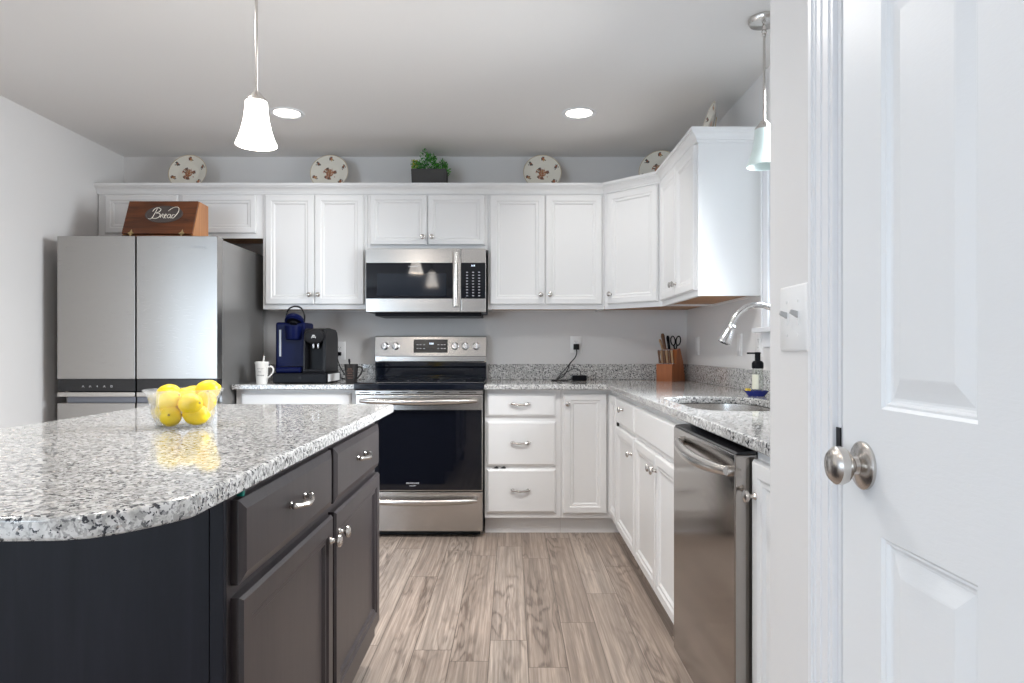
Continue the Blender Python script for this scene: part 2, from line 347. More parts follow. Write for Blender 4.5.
# pantry door, casing, jamb
xd = FR((PX, DY1, 0), (0, -1, 0)); dw = DY1-DY0         # local x runs towards the camera
def six_panel(xf, w, z0, z1, t):
    us = [0, .107, .107+.1925, w-.107-.1925, w-.107, w]
    us = [0, .107, .2995, .4105, .603, w]; vs = [z0, .22, .857, 1.03, 1.592, 1.70, 1.915, z1]
    b = MB(xf); b.wn = True; b.ang = 5
    for i in range(5):
        for j in range(7):
            u0, u1, v0, v1 = us[i], us[i+1], vs[j], vs[j+1]
            if i in (1, 3) and j in (1, 3, 5):
                b.loft([rect(u0, u1, v0, v1, q, z) for q, z in ((0, 0), (.004, -.004), (.007, -.0035), (.010, -.008), (.013, -.009), (.016, -.009), (.040, -.0025), (.043, -.002))], cap=False)
                q = .043; b.add(rect(u0, u1, v0, v1, q, -.002), [(0, 1, 2, 3)])
            else: b.add(rect(u0, u1, v0, v1, 0, 0), [(0, 1, 2, 3)])
    b.add(rect(0, w, z0, z1, 0, -t), [(0, 1, 2, 3)])
    c0 = rect(0, w, z0, z1, 0, 0); c1 = rect(0, w, z0, z1, 0, -t)
    for k in range(4): b.add([c0[k], c0[(k+1) % 4], c1[(k+1) % 4], c1[k]], [(0, 1, 2, 3)])
    return b
d1 = struct(six_panel(xd, dw-.004, .012, 2.03, .035).build('door_1', 'door'))
kb = MB(xd).lathe([(.034, 0), (.034, .004), (.031, .006), (.022, .008), (.013, .011), (.0115, .016), (.0095, .0165), (.0095, .018), (.0115, .0185), (.018, .0215), (.0245, .027), (.0275, .034), (.0268, .041), (.021, .047), (.010, .0495), (.001, .05)], (.062, .946, 0), n=40)
kb.build('door_knob', 'nickel', d1)
MB(xd).box(-.0162, -.003, .962, .992, .0005, .0025).build('strike_plate', 'gray', d1)
cs = MB(xd)
def casing_strip(b, a, c, v0, v1, horiz=False):         # stepped colonial profile, thick at the outer edge
    for f0, f1, z in ((0, .16, .017), (.16, .28, .0145), (.28, .52, .0125), (.52, .84, .0105), (.84, 1, .008)):
        p, q = a+(c-a)*f0, a+(c-a)*f1
        if horiz: b.box(v0, v1, p, q, 0, z)
        else: b.box(p, q, v0, v1, 0, z)
casing_strip(cs, -.082, -.016, 0, 2.112); casing_strip(cs, dw+.082, dw+.016, 0, 2.112); casing_strip(cs, 2.112, 2.046, -.082, dw+.082, True)
struct(cs.build('trim_1', 'trim'))
jm = MB(xd)
jm.box(-.0155, -.0045, 0, 2.045, -.098, .0); jm.box(dw, dw+.0155, 0, 2.045, -.098, .0); jm.box(-.0155, dw+.0155, 2.034, 2.046, -.098, .0)
jm.box(-.0045, .012, 0, 2.034, -.052, -.037)
struct(jm.build('trim_2', 'trim'))
for nm, bx in (('baseboard_pantry', (PX-.014, PX, DY1+.09, 1.322)), ('baseboard_left', (WALL_L, WALL_L+.014, 1.8, 3.85))):
    struct(MB().box(bx[0], bx[1], bx[2], bx[3], 0, .09, .003).build(nm, 'trim'))

# switch plate on the pantry wall, outlets
def plate(xf, w, h, name, label, cat, kind):
    t = thing(name, label, cat, xf @ Vector((0, -h/2, 0)))
    b = MB(xf).loft([rect(-w/2, w/2, -h/2, h/2, i, z) for i, z in ((0, 0), (0, .0025), (.004, .0055))]); b.build('cover_plate', 'white', t)
    if kind == 'toggle2':
        for s in (-1, 1):
            u = s*.023
            MB(xf).box(u-.005, u+.005, -.012, .012, .0055, .0065).build('toggle_slot', 'white', t)
            MB(xf).loft([[(u-.0035, .0, .006), (u+.0035, .0, .006), (u+.0035, .011, .006), (u-.0035, .011, .006)], [(u-.003, .008, .019), (u+.003, .008, .019), (u+.003, .014, .017), (u-.003, .014, .017)]]).build('toggle', 'toggle', t)
            for v in (-.03, .03): MB(xf).lathe([(.003, .0055), (.0028, .0065), (.001, .0068)], (u, v, 0), n=10).build('screw', 'white', t)
    elif kind == 'outlet':
        for v in (-.0195, .0195):
            o = MB(xf).loft([[(.0165*cos(a)*1.02, v+.0145*sin(a), z) for a in [2*pi*i/20 for i in range(20)]] for z in (.0055, .0075)]).build('socket', 'white', t)
            sl = MB(xf); sl.box(-.0075, -.0055, v-.001, v+.008, .0075, .0078); sl.box(.0055, .0075, v-.001, v+.007, .0075, .0078); sl.box(-.002, .002, v-.009, v-.005, .0075, .0078)
            sl.build('slot', 'dark', o)
    elif kind == 'rocker':
        MB(xf).box(-.0165, .0165, -.033, .033, .0055, .0085, .001).build('rocker', 'white', t)
    return t
plate(FR((PX, 1.205, 1.166), (0, -1, 0)), .115, .116, 'light_switch', 'white double toggle switch plate on the wall beside the pantry door', 'light switch', 'toggle2')
plate(FR((.440, WALL_B, 1.147), (1, 0, 0)), .078, .118, 'wall_outlet', 'white outlet on the back wall with a grey charger plugged in', 'outlet', 'outlet')
plate(FR((-1.185, WALL_B, 1.105), (1, 0, 0)), .078, .125, 'wall_outlet', 'white outlet behind the black coffee machine', 'outlet', 'outlet')
plate(FR((WALL_R, 4.43, 1.137), (0, -1, 0)), .076, .118, 'wall_outlet', 'white plate on the right wall just past the knife block', 'outlet', 'rocker')
plate(FR((WALL_R, 3.61, 1.137), (0, -1, 0)), .076, .118, 'light_switch', 'white rocker switch plate behind the faucet head', 'light switch', 'rocker')
plate(FR((WALL_R, 3.32, 1.137), (0, -1, 0)), .076, .118, 'wall_outlet', 'white outlet plate above the soap bottle beside the window sill', 'outlet', 'outlet')

# ------------------------------------------------------------------ wall cabinets
UB, UT = 1.372, 2.134
def cabinet_shell(b, w, h, d, z0=0):                    # open-bottomed carcass in the local frame (front at z = 0)
    t = .016
    b.box(0, w, z0, h, -.019, 0); b.box(0, t, z0, h, -d, -.0192); b.box(w-t, w, z0, h, -d, -.0192); b.box(t, w-t, h-t, h, -d, -.0192); b.box(t, w-t, z0, h-t, -d, -d+.008)
def wall_cabinet(label, xf, w, h, d, doors, at, fr=.05):
    t = thing('wall_cabinet', label, 'cabinet', at)
    b = MB(xf); cabinet_shell(b, w, h, d); b.build('body', 'cab', t)
    MB(xf).box(.017, w-.017, .012, .024, -d+.009, -.02).build('bottom_panel', 'under', t)
    for u0, u1, v0, v1, ku in doors:
        dr = panel_door(xf, u0, u1, v0, v1, .02, fr).build('door', 'cab', t)
        if ku is not None: knob(xf, ku, v0+.062 if h > .5 else v0+.05, .02, dr)
    return t
UD = WALL_B-UF-.002
def up(x0, x1, z0, label, doors, fr=.05):
    xf = FR((x0, UF, z0), (1, 0, 0)); return wall_cabinet(label, xf, x1-x0, UT-z0, UD, doors, ((x0+x1)/2, WALL_B-.1, z0), fr)
h1 = UT-UB
up(-2.662, -1.604, 1.829, 'white two-door wall cabinet over the refrigerator, behind the bread box', [(.05, .517, .030, UT-1.829-.028, None), (.545, 1.02, .030, UT-1.829-.028, None)], .045)
up(-1.602, -.932, UB, 'white two-door wall cabinet above the coffee machines', [(.018, .333, .03, h1-.028, .306), (.337, .652, .03, h1-.028, .364)])
up(-.930, -.156, 1.753, 'short white two-door wall cabinet directly above the microwave', [(.018, .385, .03, UT-1.753-.028, .358), (.389, .756, .03, UT-1.753-.028, .416)], .042)
up(-.154, .593, UB, 'white two-door wall cabinet right of the microwave', [(.012, .3655, .03, h1-.028, .338), (.3695, .733, .03, h1-.028, .397)])
# diagonal corner unit
cr = thing('wall_cabinet', 'white single-door wall cabinet set diagonally across the corner', 'cabinet', (1.0, 4.5, UB))
b = MB(); fp = [(.595, UF), (.900, 4.09), (WALL_R-.002, 4.09), (WALL_R-.002, WALL_B-.002), (.595, WALL_B-.002)]
b.prism(fp, UB+.03, UT)
s = MB()
for i in (0, 1, 4): pass
b.prism([(.595, UF), (.900, 4.09), (.913, 4.103), (.608, 4.408)], UB, UB+.03)
b.build('body', 'cab', cr)
MB().prism([(.611, 4.411), (.916, 4.106), (WALL_R-.004, 4.106), (WALL_R-.004, WALL_B-.004), (.611, WALL_B-.004)], UB+.014, UB+.0295).build('bottom_panel', 'under', cr)
xf = FR((.595, UF, UB), (1, -1, 0)); dl = math.hypot(.305, .305)
dr = panel_door(xf, .035, dl-.022, .03, h1-.028).build('door', 'cab', cr); knob(xf, .066, .062+.03, .02, dr)
# right wall unit
xf = FR((.900, 4.088, UB), (0, -1, 0)); w = 4.088-3.30
wall_cabinet('white two-door wall cabinet on the right wall, its end panel facing the room', xf, w, h1, .303, [(.016, .392, .03, h1-.028, .364), (.396, w-.02, .03, h1-.028, .424)], (1.05, 3.7, UB))
# crown moulding: a profile swept along the cabinet fronts
def sweep(path, prof, name, m, parent=None, **kw):
    P = [Vector(p) for p in path]; n = len(P); rings = []
    for i in range(n):
        d0 = (P[i]-P[i-1]).normalized() if i else (P[1]-P[0]).normalized(); d1 = (P[i+1]-P[i]).normalized() if i < n-1 else d0
        n0 = Vector((d0.y, -d0.x)); n1 = Vector((d1.y, -d1.x)); mv = (n0+n1)/(1+n0.dot(n1))
        rings.append([(P[i].x+mv.x*o, P[i].y+mv.y*o, z) for o, z in prof])
    return MB().loft(rings).build(name, m, parent, 6, **kw)
crown = [(0, 2.112), (.008, 2.112), (.008, 2.122), (.013, 2.125), (.013, 2.130), (.018, 2.140), (.027, 2.149), (.036, 2.154), (.036, 2.160), (.043, 2.161), (.043, 2.176), (.030, 2.176), (0, 2.136)]
sweep([(-2.668, UF-.001), (.5946, UF-.001), (.8993, 4.0896), (.8993, 3.2992), (1.2045, 3.2992)], crown, 'crown_molding', 'cab', label='white crown molding running along the tops of the wall cabinets', category='molding')

# ------------------------------------------------------------------ base cabinets and worktops
BT, CT = .876, .906
def base_cabinet(label, xf, w, d, at, toe=True):
    t = thing('base_cabinet', label, 'cabinet', at); b = MB(xf); s = .016
    b.box(0, w, .105, BT, -.019, 0); b.box(0, s, .105, BT, -d, -.0192); b.box(w-s, w, .105, BT, -d, -.0192); b.box(s, w-s, .105, .121, -d, -.0192); b.box(s, w-s, .122, BT, -d, -d+.008)
    b.box(0, s, 0, .1045, -d, -.0761); b.box(w-s, w, 0, .1045, -d, -.0761); b.build('body', 'cab', t)
    MB(xf).box(0, w, 0, .1045, -.076, -.062).build('toe_kick', 'cab', t); return t
BD = WALL_B-BF-.002
xb = FR((-1.650, BF, 0), (1, 0, 0)); w = 1.650-.932
c1 = base_cabinet('white base cabinet beside the refrigerator, under the coffee machines', xb, w, BD, (-1.29, 4.4, 0))
slab_front(xb, .03, w-.03, .705, BT-.022).build('drawer', 'cab', c1)
for u0, u1, k in ((.03, w/2-.002, w/2-.03), (w/2+.002, w-.03, w/2+.03)):
    dr = panel_door(xb, u0, u1, .135, .68).build('door', 'cab', c1); knob(xb, k, .63, .02, dr)
xb = FR((-.163, BF, 0), (1, 0, 0)); w = .456
c2 = base_cabinet('white base cabinet with three drawers right of the range', xb, w, BD, (.065, 4.4, 0))
for v0, v1 in ((.713, .850), (.419, .684), (.137, .399)):
    dr = slab_front(xb, .012, .424, v0, v1).build('drawer', 'cab', c2); pull(xb, .214, (v0+v1)/2+.008, .02, dr)
# corner unit with a folding pair of doors
c3 = thing('base_cabinet', 'white corner base cabinet with a folding door in the inside corner', 'cabinet', (.85, 4.35, 0))
b = MB(); b.box(.295, .614, BF, BF+.019, .105, BT); b.box(RF, RF+.019, 3.79, BF, .105, BT); b.box(.295, .311, BF+.02, WALL_B-.002, .105, BT); b.box(RF+.02, WALL_R-.002, 3.79, 3.806, .105, BT)
b.box(.312, WALL_R-.01, WALL_B-.01, WALL_B-.002, .105, BT); b.box(WALL_R-.01, WALL_R-.002, 3.807, WALL_B-.011, .105, BT); b.prism([(.312, BF+.02), (RF+.02, BF+.02), (RF+.02, 3.807), (WALL_R-.012, 3.807), (WALL_R-.012, WALL_B-.012), (.312, WALL_B-.012)], .106, .12)
b.build('body', 'cab', c3)
MB().prism([(.295, BF+.062), (RF+.062, BF+.062), (RF+.062, 3.79), (RF+.076, 3.79), (RF+.076, BF+.076), (.295, BF+.076)], 0, .1045).build('toe_kick', 'cab', c3)
xb = FR((.295, BF, 0), (1, 0, 0)); dr = panel_door(xb, .012, .2715, .134, .850).build('door', 'cab', c3); knob(xb, .036, .79, .02, dr)
xr = FR((RF, BF, 0), (0, -1, 0)); panel_door(xr, .030, .292, .134, .850).build('door', 'cab', c3)
RD = WALL_R-RF-.002
y0 = 3.788; w = 3.788-3.225; xr = FR((RF, y0, 0), (0, -1, 0))
c4 = base_cabinet('white base cabinet with one drawer over one door, left of the sink cabinet', xr, w, RD, (.9, 3.5, 0))
dr = slab_front(xr, .014, w-.012, .711, .848).build('drawer', 'cab', c4); knob(xr, w*.45, .80, .02, dr)
dr = panel_door(xr, .014, w-.012, .128, .690).build('door', 'cab', c4); knob(xr, w-.05, .61, .02, dr)
MB(xr).box(.0145, .03, .690, .7105, .004, .017, .003).build('latch', 'dark', c4)
y0 = 3.223; w = 3.223-2.286; xr = FR((RF, y0, 0), (0, -1, 0))
c5 = base_cabinet('white sink cabinet with a blank front above two doors', xr, w, RD, (.9, 2.75, 0))
slab_front(xr, .012, w-.012, .711, .848).build('false_front', 'cab', c5)
for u0, u1, k in ((.012, w/2-.002, w/2-.034), (w/2+.002, w-.012, w/2+.034)):
    dr = panel_door(xr, u0, u1, .128, .690).build('door', 'cab', c5); knob(xr, k, .628, .02, dr)
y0 = 1.652; w = 1.652-1.324; xr = FR((RF, y0, 0), (0, -1, 0))
c6 = base_cabinet('narrow white base cabinet between the dishwasher and the pantry wall', xr, w, RD, (.9, 1.49, 0))
dr = panel_door(xr, .012, w-.012, .128, .848).build('door', 'cab', c6); knob(xr, .042, .765, .02, dr)

def slab_from_curves(loops, z0, z1, bev, name, m, parent):      # flat slab with holes and rounded edges
    cu = bpy.data.curves.new('c', 'CURVE'); cu.dimensions = '2D'; cu.fill_mode = 'BOTH'; cu.extrude = (z1-z0)/2-bev; cu.bevel_depth = bev; cu.bevel_resolution = 2; cu.offset = -bev
    for lp in loops:
        sp = cu.splines.new('POLY'); sp.points.add(len(lp)-1); sp.use_cyclic_u = True
        for p, q in zip(sp.points, lp): p.co = (q[0], q[1], 0, 1)
    o = bpy.data.objects.new('c', cu); C.objects.link(o); me = bpy.data.meshes.new_from_object(o.evaluated_get(bpy.context.evaluated_depsgraph_get()))
    b = MB(); b.wn = True; b.add([v.co+Vector((0, 0, (z0+z1)/2)) for v in me.vertices], [list(p.vertices) for p in me.polygons])
    bpy.data.objects.remove(o); bpy.data.curves.remove(cu); bpy.data.meshes.remove(me)
    return b.build(name, m, parent, 30)
def arc(cx, cy, r, a0, a1, n=8): return [(cx+r*cos(R(a0+(a1-a0)*i/n)), cy+r*sin(R(a0+(a1-a0)*i/n))) for i in range(n+1)]
def rrect(x0, x1, y0, y1, r, grow=0):
    x0 -= grow; x1 += grow; y0 -= grow; y1 += grow; r = [max(q+grow, .004) for q in r]
    return arc(x1-r[0], y0+r[0], r[0], -90, 0)+arc(x1-r[1], y1-r[1], r[1], 0, 90)+arc(x0+r[2], y1-r[2], r[2], 90, 180)+arc(x0+r[3], y0+r[3], r[3], 180, 270)
SK = (.640, 1.030, 2.28, 2.985); SKR = (.14, .16, .13, .13)
w1 = thing('countertop', 'long speckled granite worktop turning the corner around the sink', 'countertop', (.9, 3.5, BT))
slab_from_curves([[(-.163, 4.025), (.535, 4.025), (.56, 4.00), (.56, 1.324), (WALL_R-.002, 1.324), (WALL_R-.002, WALL_B-.002), (-.163, WALL_B-.002)], rrect(*SK, SKR)], BT, CT, .005, 'slab', 'granite', w1)
def splash(x0, x1, y0, y1, label):
    MB().box(x0, x1, y0, y1, CT+.0002, 1.014, .003).build('backsplash', 'granite', None, label=label, category='backsplash')
splash(-.163, WALL_R-.002, WALL_B-.022, WALL_B-.002, 'granite backsplash strip on the back wall between range and corner')
splash(WALL_R-.022, WALL_R-.002, 1.324, WALL_B-.0225, 'granite backsplash strip on the right wall behind the sink')
splash(-1.652, -.931, WALL_B-.022, WALL_B-.002, 'short granite backsplash strip behind the coffee machines')
w2 = thing('countertop', 'short speckled granite worktop between refrigerator and range', 'countertop', (-1.29, 4.4, BT))
slab_from_curves([[(-1.652, 4.025), (-.931, 4.025), (-.931, WALL_B-.002), (-1.652, WALL_B-.002)]], BT, CT, .005, 'slab', 'granite', w2)

# sink, faucet, soap
sk = thing('sink', 'undermounted stainless steel sink bowl in the granite worktop', 'sink', (.83, 2.63, .70))
b = MB(); rings = [[(x, y, z) for x, y in rrect(*SK, SKR, g)] for g, z in ((.012, BT-.0005), (.0005, BT-.0005), (0, BT-.009), (-.004, .75), (-.014, .715), (-.05, .70), (-.15, .696))]
b.loft(rings, cap=False); b.add(rings[-1], [tuple(range(len(rings[-1])))]); b.build('basin', 'sinksteel', sk)
MB().lathe([(.045, .6965), (.045, .700), (.03, .7005), (.026, .698), (.001, .698)], (.84, 2.66, 0)).build('drain', 'chrome', sk)
fc = thing('faucet', 'arched pull-down kitchen faucet with a chrome spray head over the sink', 'faucet', (1.10, 2.64, CT))
MB().lathe([(.030, CT), (.030, .922), (.024, .930), (.022, 1.02), (.018, 1.03)], (1.10, 2.64, 0)).build('base', 'chrome', fc)
pts = [(1.10, 2.64, 1.03), (1.10, 2.64, 1.08), (1.096, 2.64, 1.14), (1.078, 2.64, 1.20), (1.045, 2.64, 1.245), (.997, 2.64, 1.275), (.953, 2.64, 1.284), (.908, 2.64, 1.275), (.875, 2.64, 1.250), (.856, 2.64, 1.222), (.848, 2.64, 1.203)]
def smooth(pts, k=4):
    P = [Vector(p) for p in pts]; out = []
    for i in range(len(P)-1):
        p0, p1, p2, p3 = P[max(i-1, 0)], P[i], P[i+1], P[min(i+2, len(P)-1)]
        for j in range(k):
            t = j/k; out.append(.5*((2*p1)+(p2-p0)*t+(2*p0-5*p1+4*p2-p3)*t*t+(3*p1-p0-3*p2+p3)*t**3))
    return out+[P[-1]]
MB().tube(smooth(pts), .0115, 14).build('spout', 'chrome', fc)
def axis_frame(p, d):
    d = Vector(d).normalized(); q = d.to_track_quat('Z', 'Y').to_matrix().to_4x4(); q.translation = Vector(p); return q
hx = axis_frame((.851, 2.64, 1.202), (-.42, 0, -.9))
hd = MB(hx).lathe([(.013, -.004), (.0155, 0), (.0155, .005), (.0145, .007), (.017, .02), (.0215, .045), (.026, .066), (.0255, .071), (.022, .072)], n=26).build('spray_head', 'chrome', fc)
MB(hx).box(-.0235, -.0185, -.006, .006, .022, .055, .003).build('spray_button', 'black', hd)
bb = MB(hx)
for i in range(7): bb.lathe([(.0035, .0722), (.003, .0745)], (0 if i == 6 else .012*cos(i*pi/3), 0 if i == 6 else .012*sin(i*pi/3), 0), n=8)
bb.build('nozzles', 'black', hd)
MB().tube([(1.10, 2.61, .985), (1.10, 2.57, 1.0), (1.10, 2.53, 1.03)], [.009, .007, .006], 10).build('lever', 'chrome', fc)
SH = Matrix.Translation((0, 0, CT-.914))
sd = thing('soap_dish', 'cobalt blue dish on the worktop behind the sink', 'dish', (1.085, 3.03, CT))
MB(SH).lathe([(.036, .914), (.040, .918), (.054, .936), (.0545, .938), (.0515, .938), (.037, .921), (.001, .920)], (1.085, 3.03, 0), sx=1, sy=.78).build('bowl', 'dish', sd)
MB(SH).box(1.040, 1.058, 3.02, 3.05, .9245, .947, .003).build('sponge', 'sponge', None, label='small yellow sponge lying in the blue dish', category='sponge')
sb = thing('soap_bottle', 'clear foaming soap bottle with a black pump standing in the blue dish', 'soap bottle', (1.092, 3.035, CT+.007))
MB(SH).lathe([(.022, .921), (.024, .925), (.024, 1.025), (.021, 1.038), (.017, 1.042)], (1.092, 3.035, 0)).build('bottle', 'bottle', sb)
MB(SH).loft([[(1.092+.0245*cos(R(a)), 3.035+.0245*sin(R(a)), z) for a in range(180, 261, 10)] for z in (.945, 1.01)], cap=False, closed=False).build('soap_label', 'soaplabel', sb)
MB(SH).lathe([(.0245, 1.036), (.0255, 1.045), (.025, 1.06), (.02, 1.068), (.012, 1.071), (.012, 1.10), (.013, 1.102), (.013, 1.108), (.002, 1.109)], (1.092, 3.035, 0)).box(1.045, 1.092, 3.029, 3.041, 1.1, 1.1075, .002).build('pump', 'black', sb)

# ------------------------------------------------------------------ range
rg = thing('range', 'stainless electric range with black glass oven door between the cabinets', 'oven', (-.548, 4.35, 0))
X0, X1 = -.925, -.170
MB().box(X0, X1, 4.075, WALL_B-.005, .03, .872).build('body', 'gray', rg)
for x in (X0+.05, X1-.05):
    for y in (4.12, 4.6): MB().lathe([(.02, 0), (.015, .01), (.012, .029)], (x, y, 0), n=12).build('foot', 'black', rg)
MB().box(X0+.02, X1-.02, 4.10, 4.11, .004, .03).build('kick_plate', 'dark', rg)
ck = MB().prism([(4.012, .874), (4.006, .882), (4.006, .906), (4.018, .917), (4.05, .921), (4.60, .921), (4.60, .874)], X0-.003, X1+.003, 'yz').build('cooktop', 'cooktop', rg)
for x, y, r in ((-.73, 4.17, .10), (-.37, 4.17, .085), (-.73, 4.44, .075), (-.37, 4.44, .10), (-.55, 4.32, .05)): MB().lathe([(r, .9212), (r, .9216), (r-.004, .9216), (r-.004, .9212)], (x, y, 0), n=40, cap=False).build('burner_ring', 'gray', ck)
MB().prism([(4.60, .9215), (4.60, .99), (4.592, 1.0), (4.592, 1.028), (4.605, 1.034), (WALL_B-.006, 1.034), (WALL_B-.006, .9215)], X0+.004, X1-.004, 'yz').build('riser', 'cooktop', rg)
bg = MB().prism([(4.605, 1.035), (4.605, 1.066), (4.59, 1.07), (4.606, 1.198), (4.62, 1.206), (WALL_B-.006, 1.206), (WALL_B-.006, 1.035)], X0+.004, X1-.004, 'yz').build('backguard', 'steel', rg)
tl = math.atan2(.016, .128)
xg = FR((X0+.004, 4.59, 1.07), (1, 0, 0)) @ Matrix.Rotation(-tl, 4, 'X')
dp = MB(xg).box(.258, .488, .022, .112, -.004, .002, .002).build('display_panel', 'display', bg)
MB(xg).text('5:08', .017, (.378, .083, .0024)).build('clock_digits', 'clock', dp)
for u in (.285, .305, .33, .425, .448, .468):
    for v in (.076, .05): MB(xg).box(u-.006, u+.006, v-.0018, v+.0018, .002, .0026).build('key_legend', 'legend', dp)
for u in (.065, .1375, .5365, .607, .681):
    k = MB(xg).lathe([(.026, 0), (.026, .004), (.022, .006), (.0205, .022), (.0185, .025), (.002, .0255)], (u, .066, 0), n=24).build('knob', 'chrome', bg)
    MB(xg).box(u-.0055, u+.0055, .044, .088, .0256, .034, .003).build('grip', 'chrome', k)
vs = MB().box(X0+.002, X1-.002, 4.022, 4.074, .848, .8725, .003).build('vent_trim', 'steel', rg)
for u0, u1 in ((-.90, -.84), (-.80, -.775), (-.712, -.615), (-.56, -.46), (-.395, -.37), (-.31, -.21)): MB().box(u0, u1, 4.0212, 4.0235, .857, .862).build('vent_slot', 'dark', vs)
od = MB().box(X0+.003, X1-.003, 4.026, 4.073, .276, .846, .006).build('oven_door', 'steel', rg)
MB().box(X0+.008, X1-.008, 4.0225, 4.027, .283, .757, .002).build('oven_window', 'blackglass', od)
MB(FR((-.585, 4.0222, .325), (1, 0, 0))).text('FRIGIDAIRE', .013, (0, 0, 0), width=.075).text('GALLERY', .009, (0, -.015, 0), width=.04).build('lettering', 'legend', od)
def oven_handle(z, par, sag=.0):
    k = 14; pts = [(X0+.035+(X1-X0-.07)*i/k, 3.982-.012*sin(pi*i/k), z+sag*(sin(pi*i/k)-.5)) for i in range(k+1)]
    b = MB(); b.tube(pts, [.012+.008*sin(pi*i/k)**.5 if 0 < i < k else .010 for i in range(k+1)], 12)
    for x in (X0+.05, X1-.05): b.box(x-.012, x+.012, 3.985, 4.026, z-.010, z+.010, .003)
    return b.build('handle', 'steel', par)
oven_handle(.810, od, -.006)
dw_ = MB().box(X0+.003, X1-.003, 4.026, 4.073, .040, .272, .005).build('drawer', 'steel', rg); oven_handle(.226, dw_, -.006)

# ------------------------------------------------------------------ microwave
mw = thing('microwave', 'stainless over-the-range microwave hanging under a short wall cabinet', 'microwave', (-.543, 4.5, 1.345))
MX0, MX1, MY = -.922, -.165, 4.305
MB().box(MX0+.002, MX1-.002, MY+.026, WALL_B-.003, 1.349, 1.7515, .002).build('body', 'gray', mw)
b = MB().box(MX0+.05, MX1-.03, MY+.04, WALL_B-.02, 1.326, 1.3485, .004); b.build('underside_vent', 'black', mw)
SPL = -.322
dr = MB().box(MX0, SPL-.001, MY, MY+.025, 1.349, 1.7505, .004).build('door', 'steel', mw)
dg = MB().box(MX0+.002, -.345, MY-.0025, MY, 1.434, 1.660, .001).build('door_glass', 'blackglass', dr)
MB().box(-.85, -.413, MY-.0032, MY-.0027, 1.452, 1.592).build('window_mesh', 'ovenmesh', dg)
MB(FR((-.622, MY-.0028, 1.636), (1, 0, 0))).text('FRIGIDAIRE', .011, (0, 0, 0), width=.06, depth=.0003).build('lettering', 'legend', dg)
b = MB(); b.tube([(-.356, MY-.032-.008*sin(pi*i/10), 1.385+.335*i/10) for i in range(11)], .0165, 12)
for z in (1.40, 1.705): b.box(-.366, -.346, MY-.03, MY, z-.012, z+.012, .003)
b.build('handle', 'nickel', dr)
cp = MB().box(SPL+.001, MX1, MY, MY+.025, 1.349, 1.7505, .004).build('control_panel', 'steel', mw)
kp = MB().box(SPL+.003, MX1-.002, MY-.0025, MY, 1.434, 1.660, .001).build('keypad', 'blackglass', cp)
for v in range(9):
    for u in range(3): MB().box(-.283+u*.038-.006, -.283+u*.038+.006, MY-.003, MY-.0026, 1.600-v*.0185-.002, 1.600-v*.0185+.002).build('key_legend', 'legend', kp)
MB(FR((-.245, MY-.0028, 1.641), (1, 0, 0))).text('5:08', .014, (0, 0, 0), depth=.0003).build('clock_digits', 'clock', kp)

# ------------------------------------------------------------------ refrigerator
fg = thing('refrigerator', 'tall stainless four-door refrigerator against the left wall', 'refrigerator', (-2.11, 4.25, 0))
FX0, FX1, FY, FT = -2.565, -1.662, 3.85, 1.753
MB().box(FX0+.004, FX1-.002, FY+.072, 4.58, .02, 1.742, .004).build('body', 'steel_side', fg)
sp = (FX0+FX1)/2 - .008
for a, c in ((FX0, sp-.004), (sp+.004, FX1)):
    left = a == FX0
    d = MB().box(a, c, FY, FY+.066, .947, FT, .003).build('door', 'steel_door', fg)
    st = MB().box(a+.001, c-.001, FY+.002, FY+.066, .877, .9465, .002).build('control_strip', 'display', d)
    if left:
        b = MB(FR((a, FY+.002, .905), (1, 0, 0)))
        for i, ch in enumerate('AA+XB'):
            u = .145+i*.04
            if i in (0, 1, 3): b.add([(u-.007, -.006, .0005), (u-.0055, -.006, .0005), (u, .006, .0005), (u, .004, .0005)], [(0, 1, 3, 2)]).add([(u+.007, -.006, .0005), (u+.0055, -.006, .0005), (u, .006, .0005), (u, .004, .0005)], [(0, 1, 3, 2)]).box(u-.004, u+.004, -.003, -.0018, .0003, .0007)
            elif i == 2: b.box(u-.004, u+.004, -.001, .001, .0002, .0007).box(u-.001, u+.001, -.004, .004, .0002, .0007)
            else: b.box(u-.005, u+.005, .004, .0055, .0002, .0007).box(u-.005, u+.005, -.0055, -.004, .0002, .0007).box(u-.005, u-.0035, -.005, .005, .0002, .0007).box(u+.0035, u+.005, -.005, .005, .0002, .0007)
        b.build('control_icons', 'legend', st)
    else:
        MB(FR((-1.768, FY-.0002, 1.690), (1, 0, 0))).text('AVANTI', .024, (0, 0, 0), width=.085).build('logo', 'silver', d)
    e = MB().box(a, c, FY, FY+.066, .03, .810, .003).build('lower_door', 'steel_door', fg)
    MB().box(a, c, FY-.002, FY+.03, .846, .872, .004).build('top_rail', 'steel', e)
    h0, h1_ = (a+.055, c-.0) if left else (a+.0, c-.055)
    MB().box(h0, h1_, FY+.004, FY+.05, .811, .8455, .004).build('pocket_handle', 'handlebar', e)
for x in (FX0+.03, FX1-.06): MB().box(x, x+.035, FY+.067, FY+.14, 1.7425, 1.757, .004).build('hinge_cover', 'silver', fg)
MB().box(FX0+.02, FX1-.02, FY+.066, FY+.072, .03, 1.74).build('gasket', 'dark', fg)
for x in (FX0+.06, FX1-.06):
    for y in (3.98, 4.5): MB().lathe([(.02, 0), (.02, .0195)], (x, y, 0), n=12).build('foot', 'black', fg)

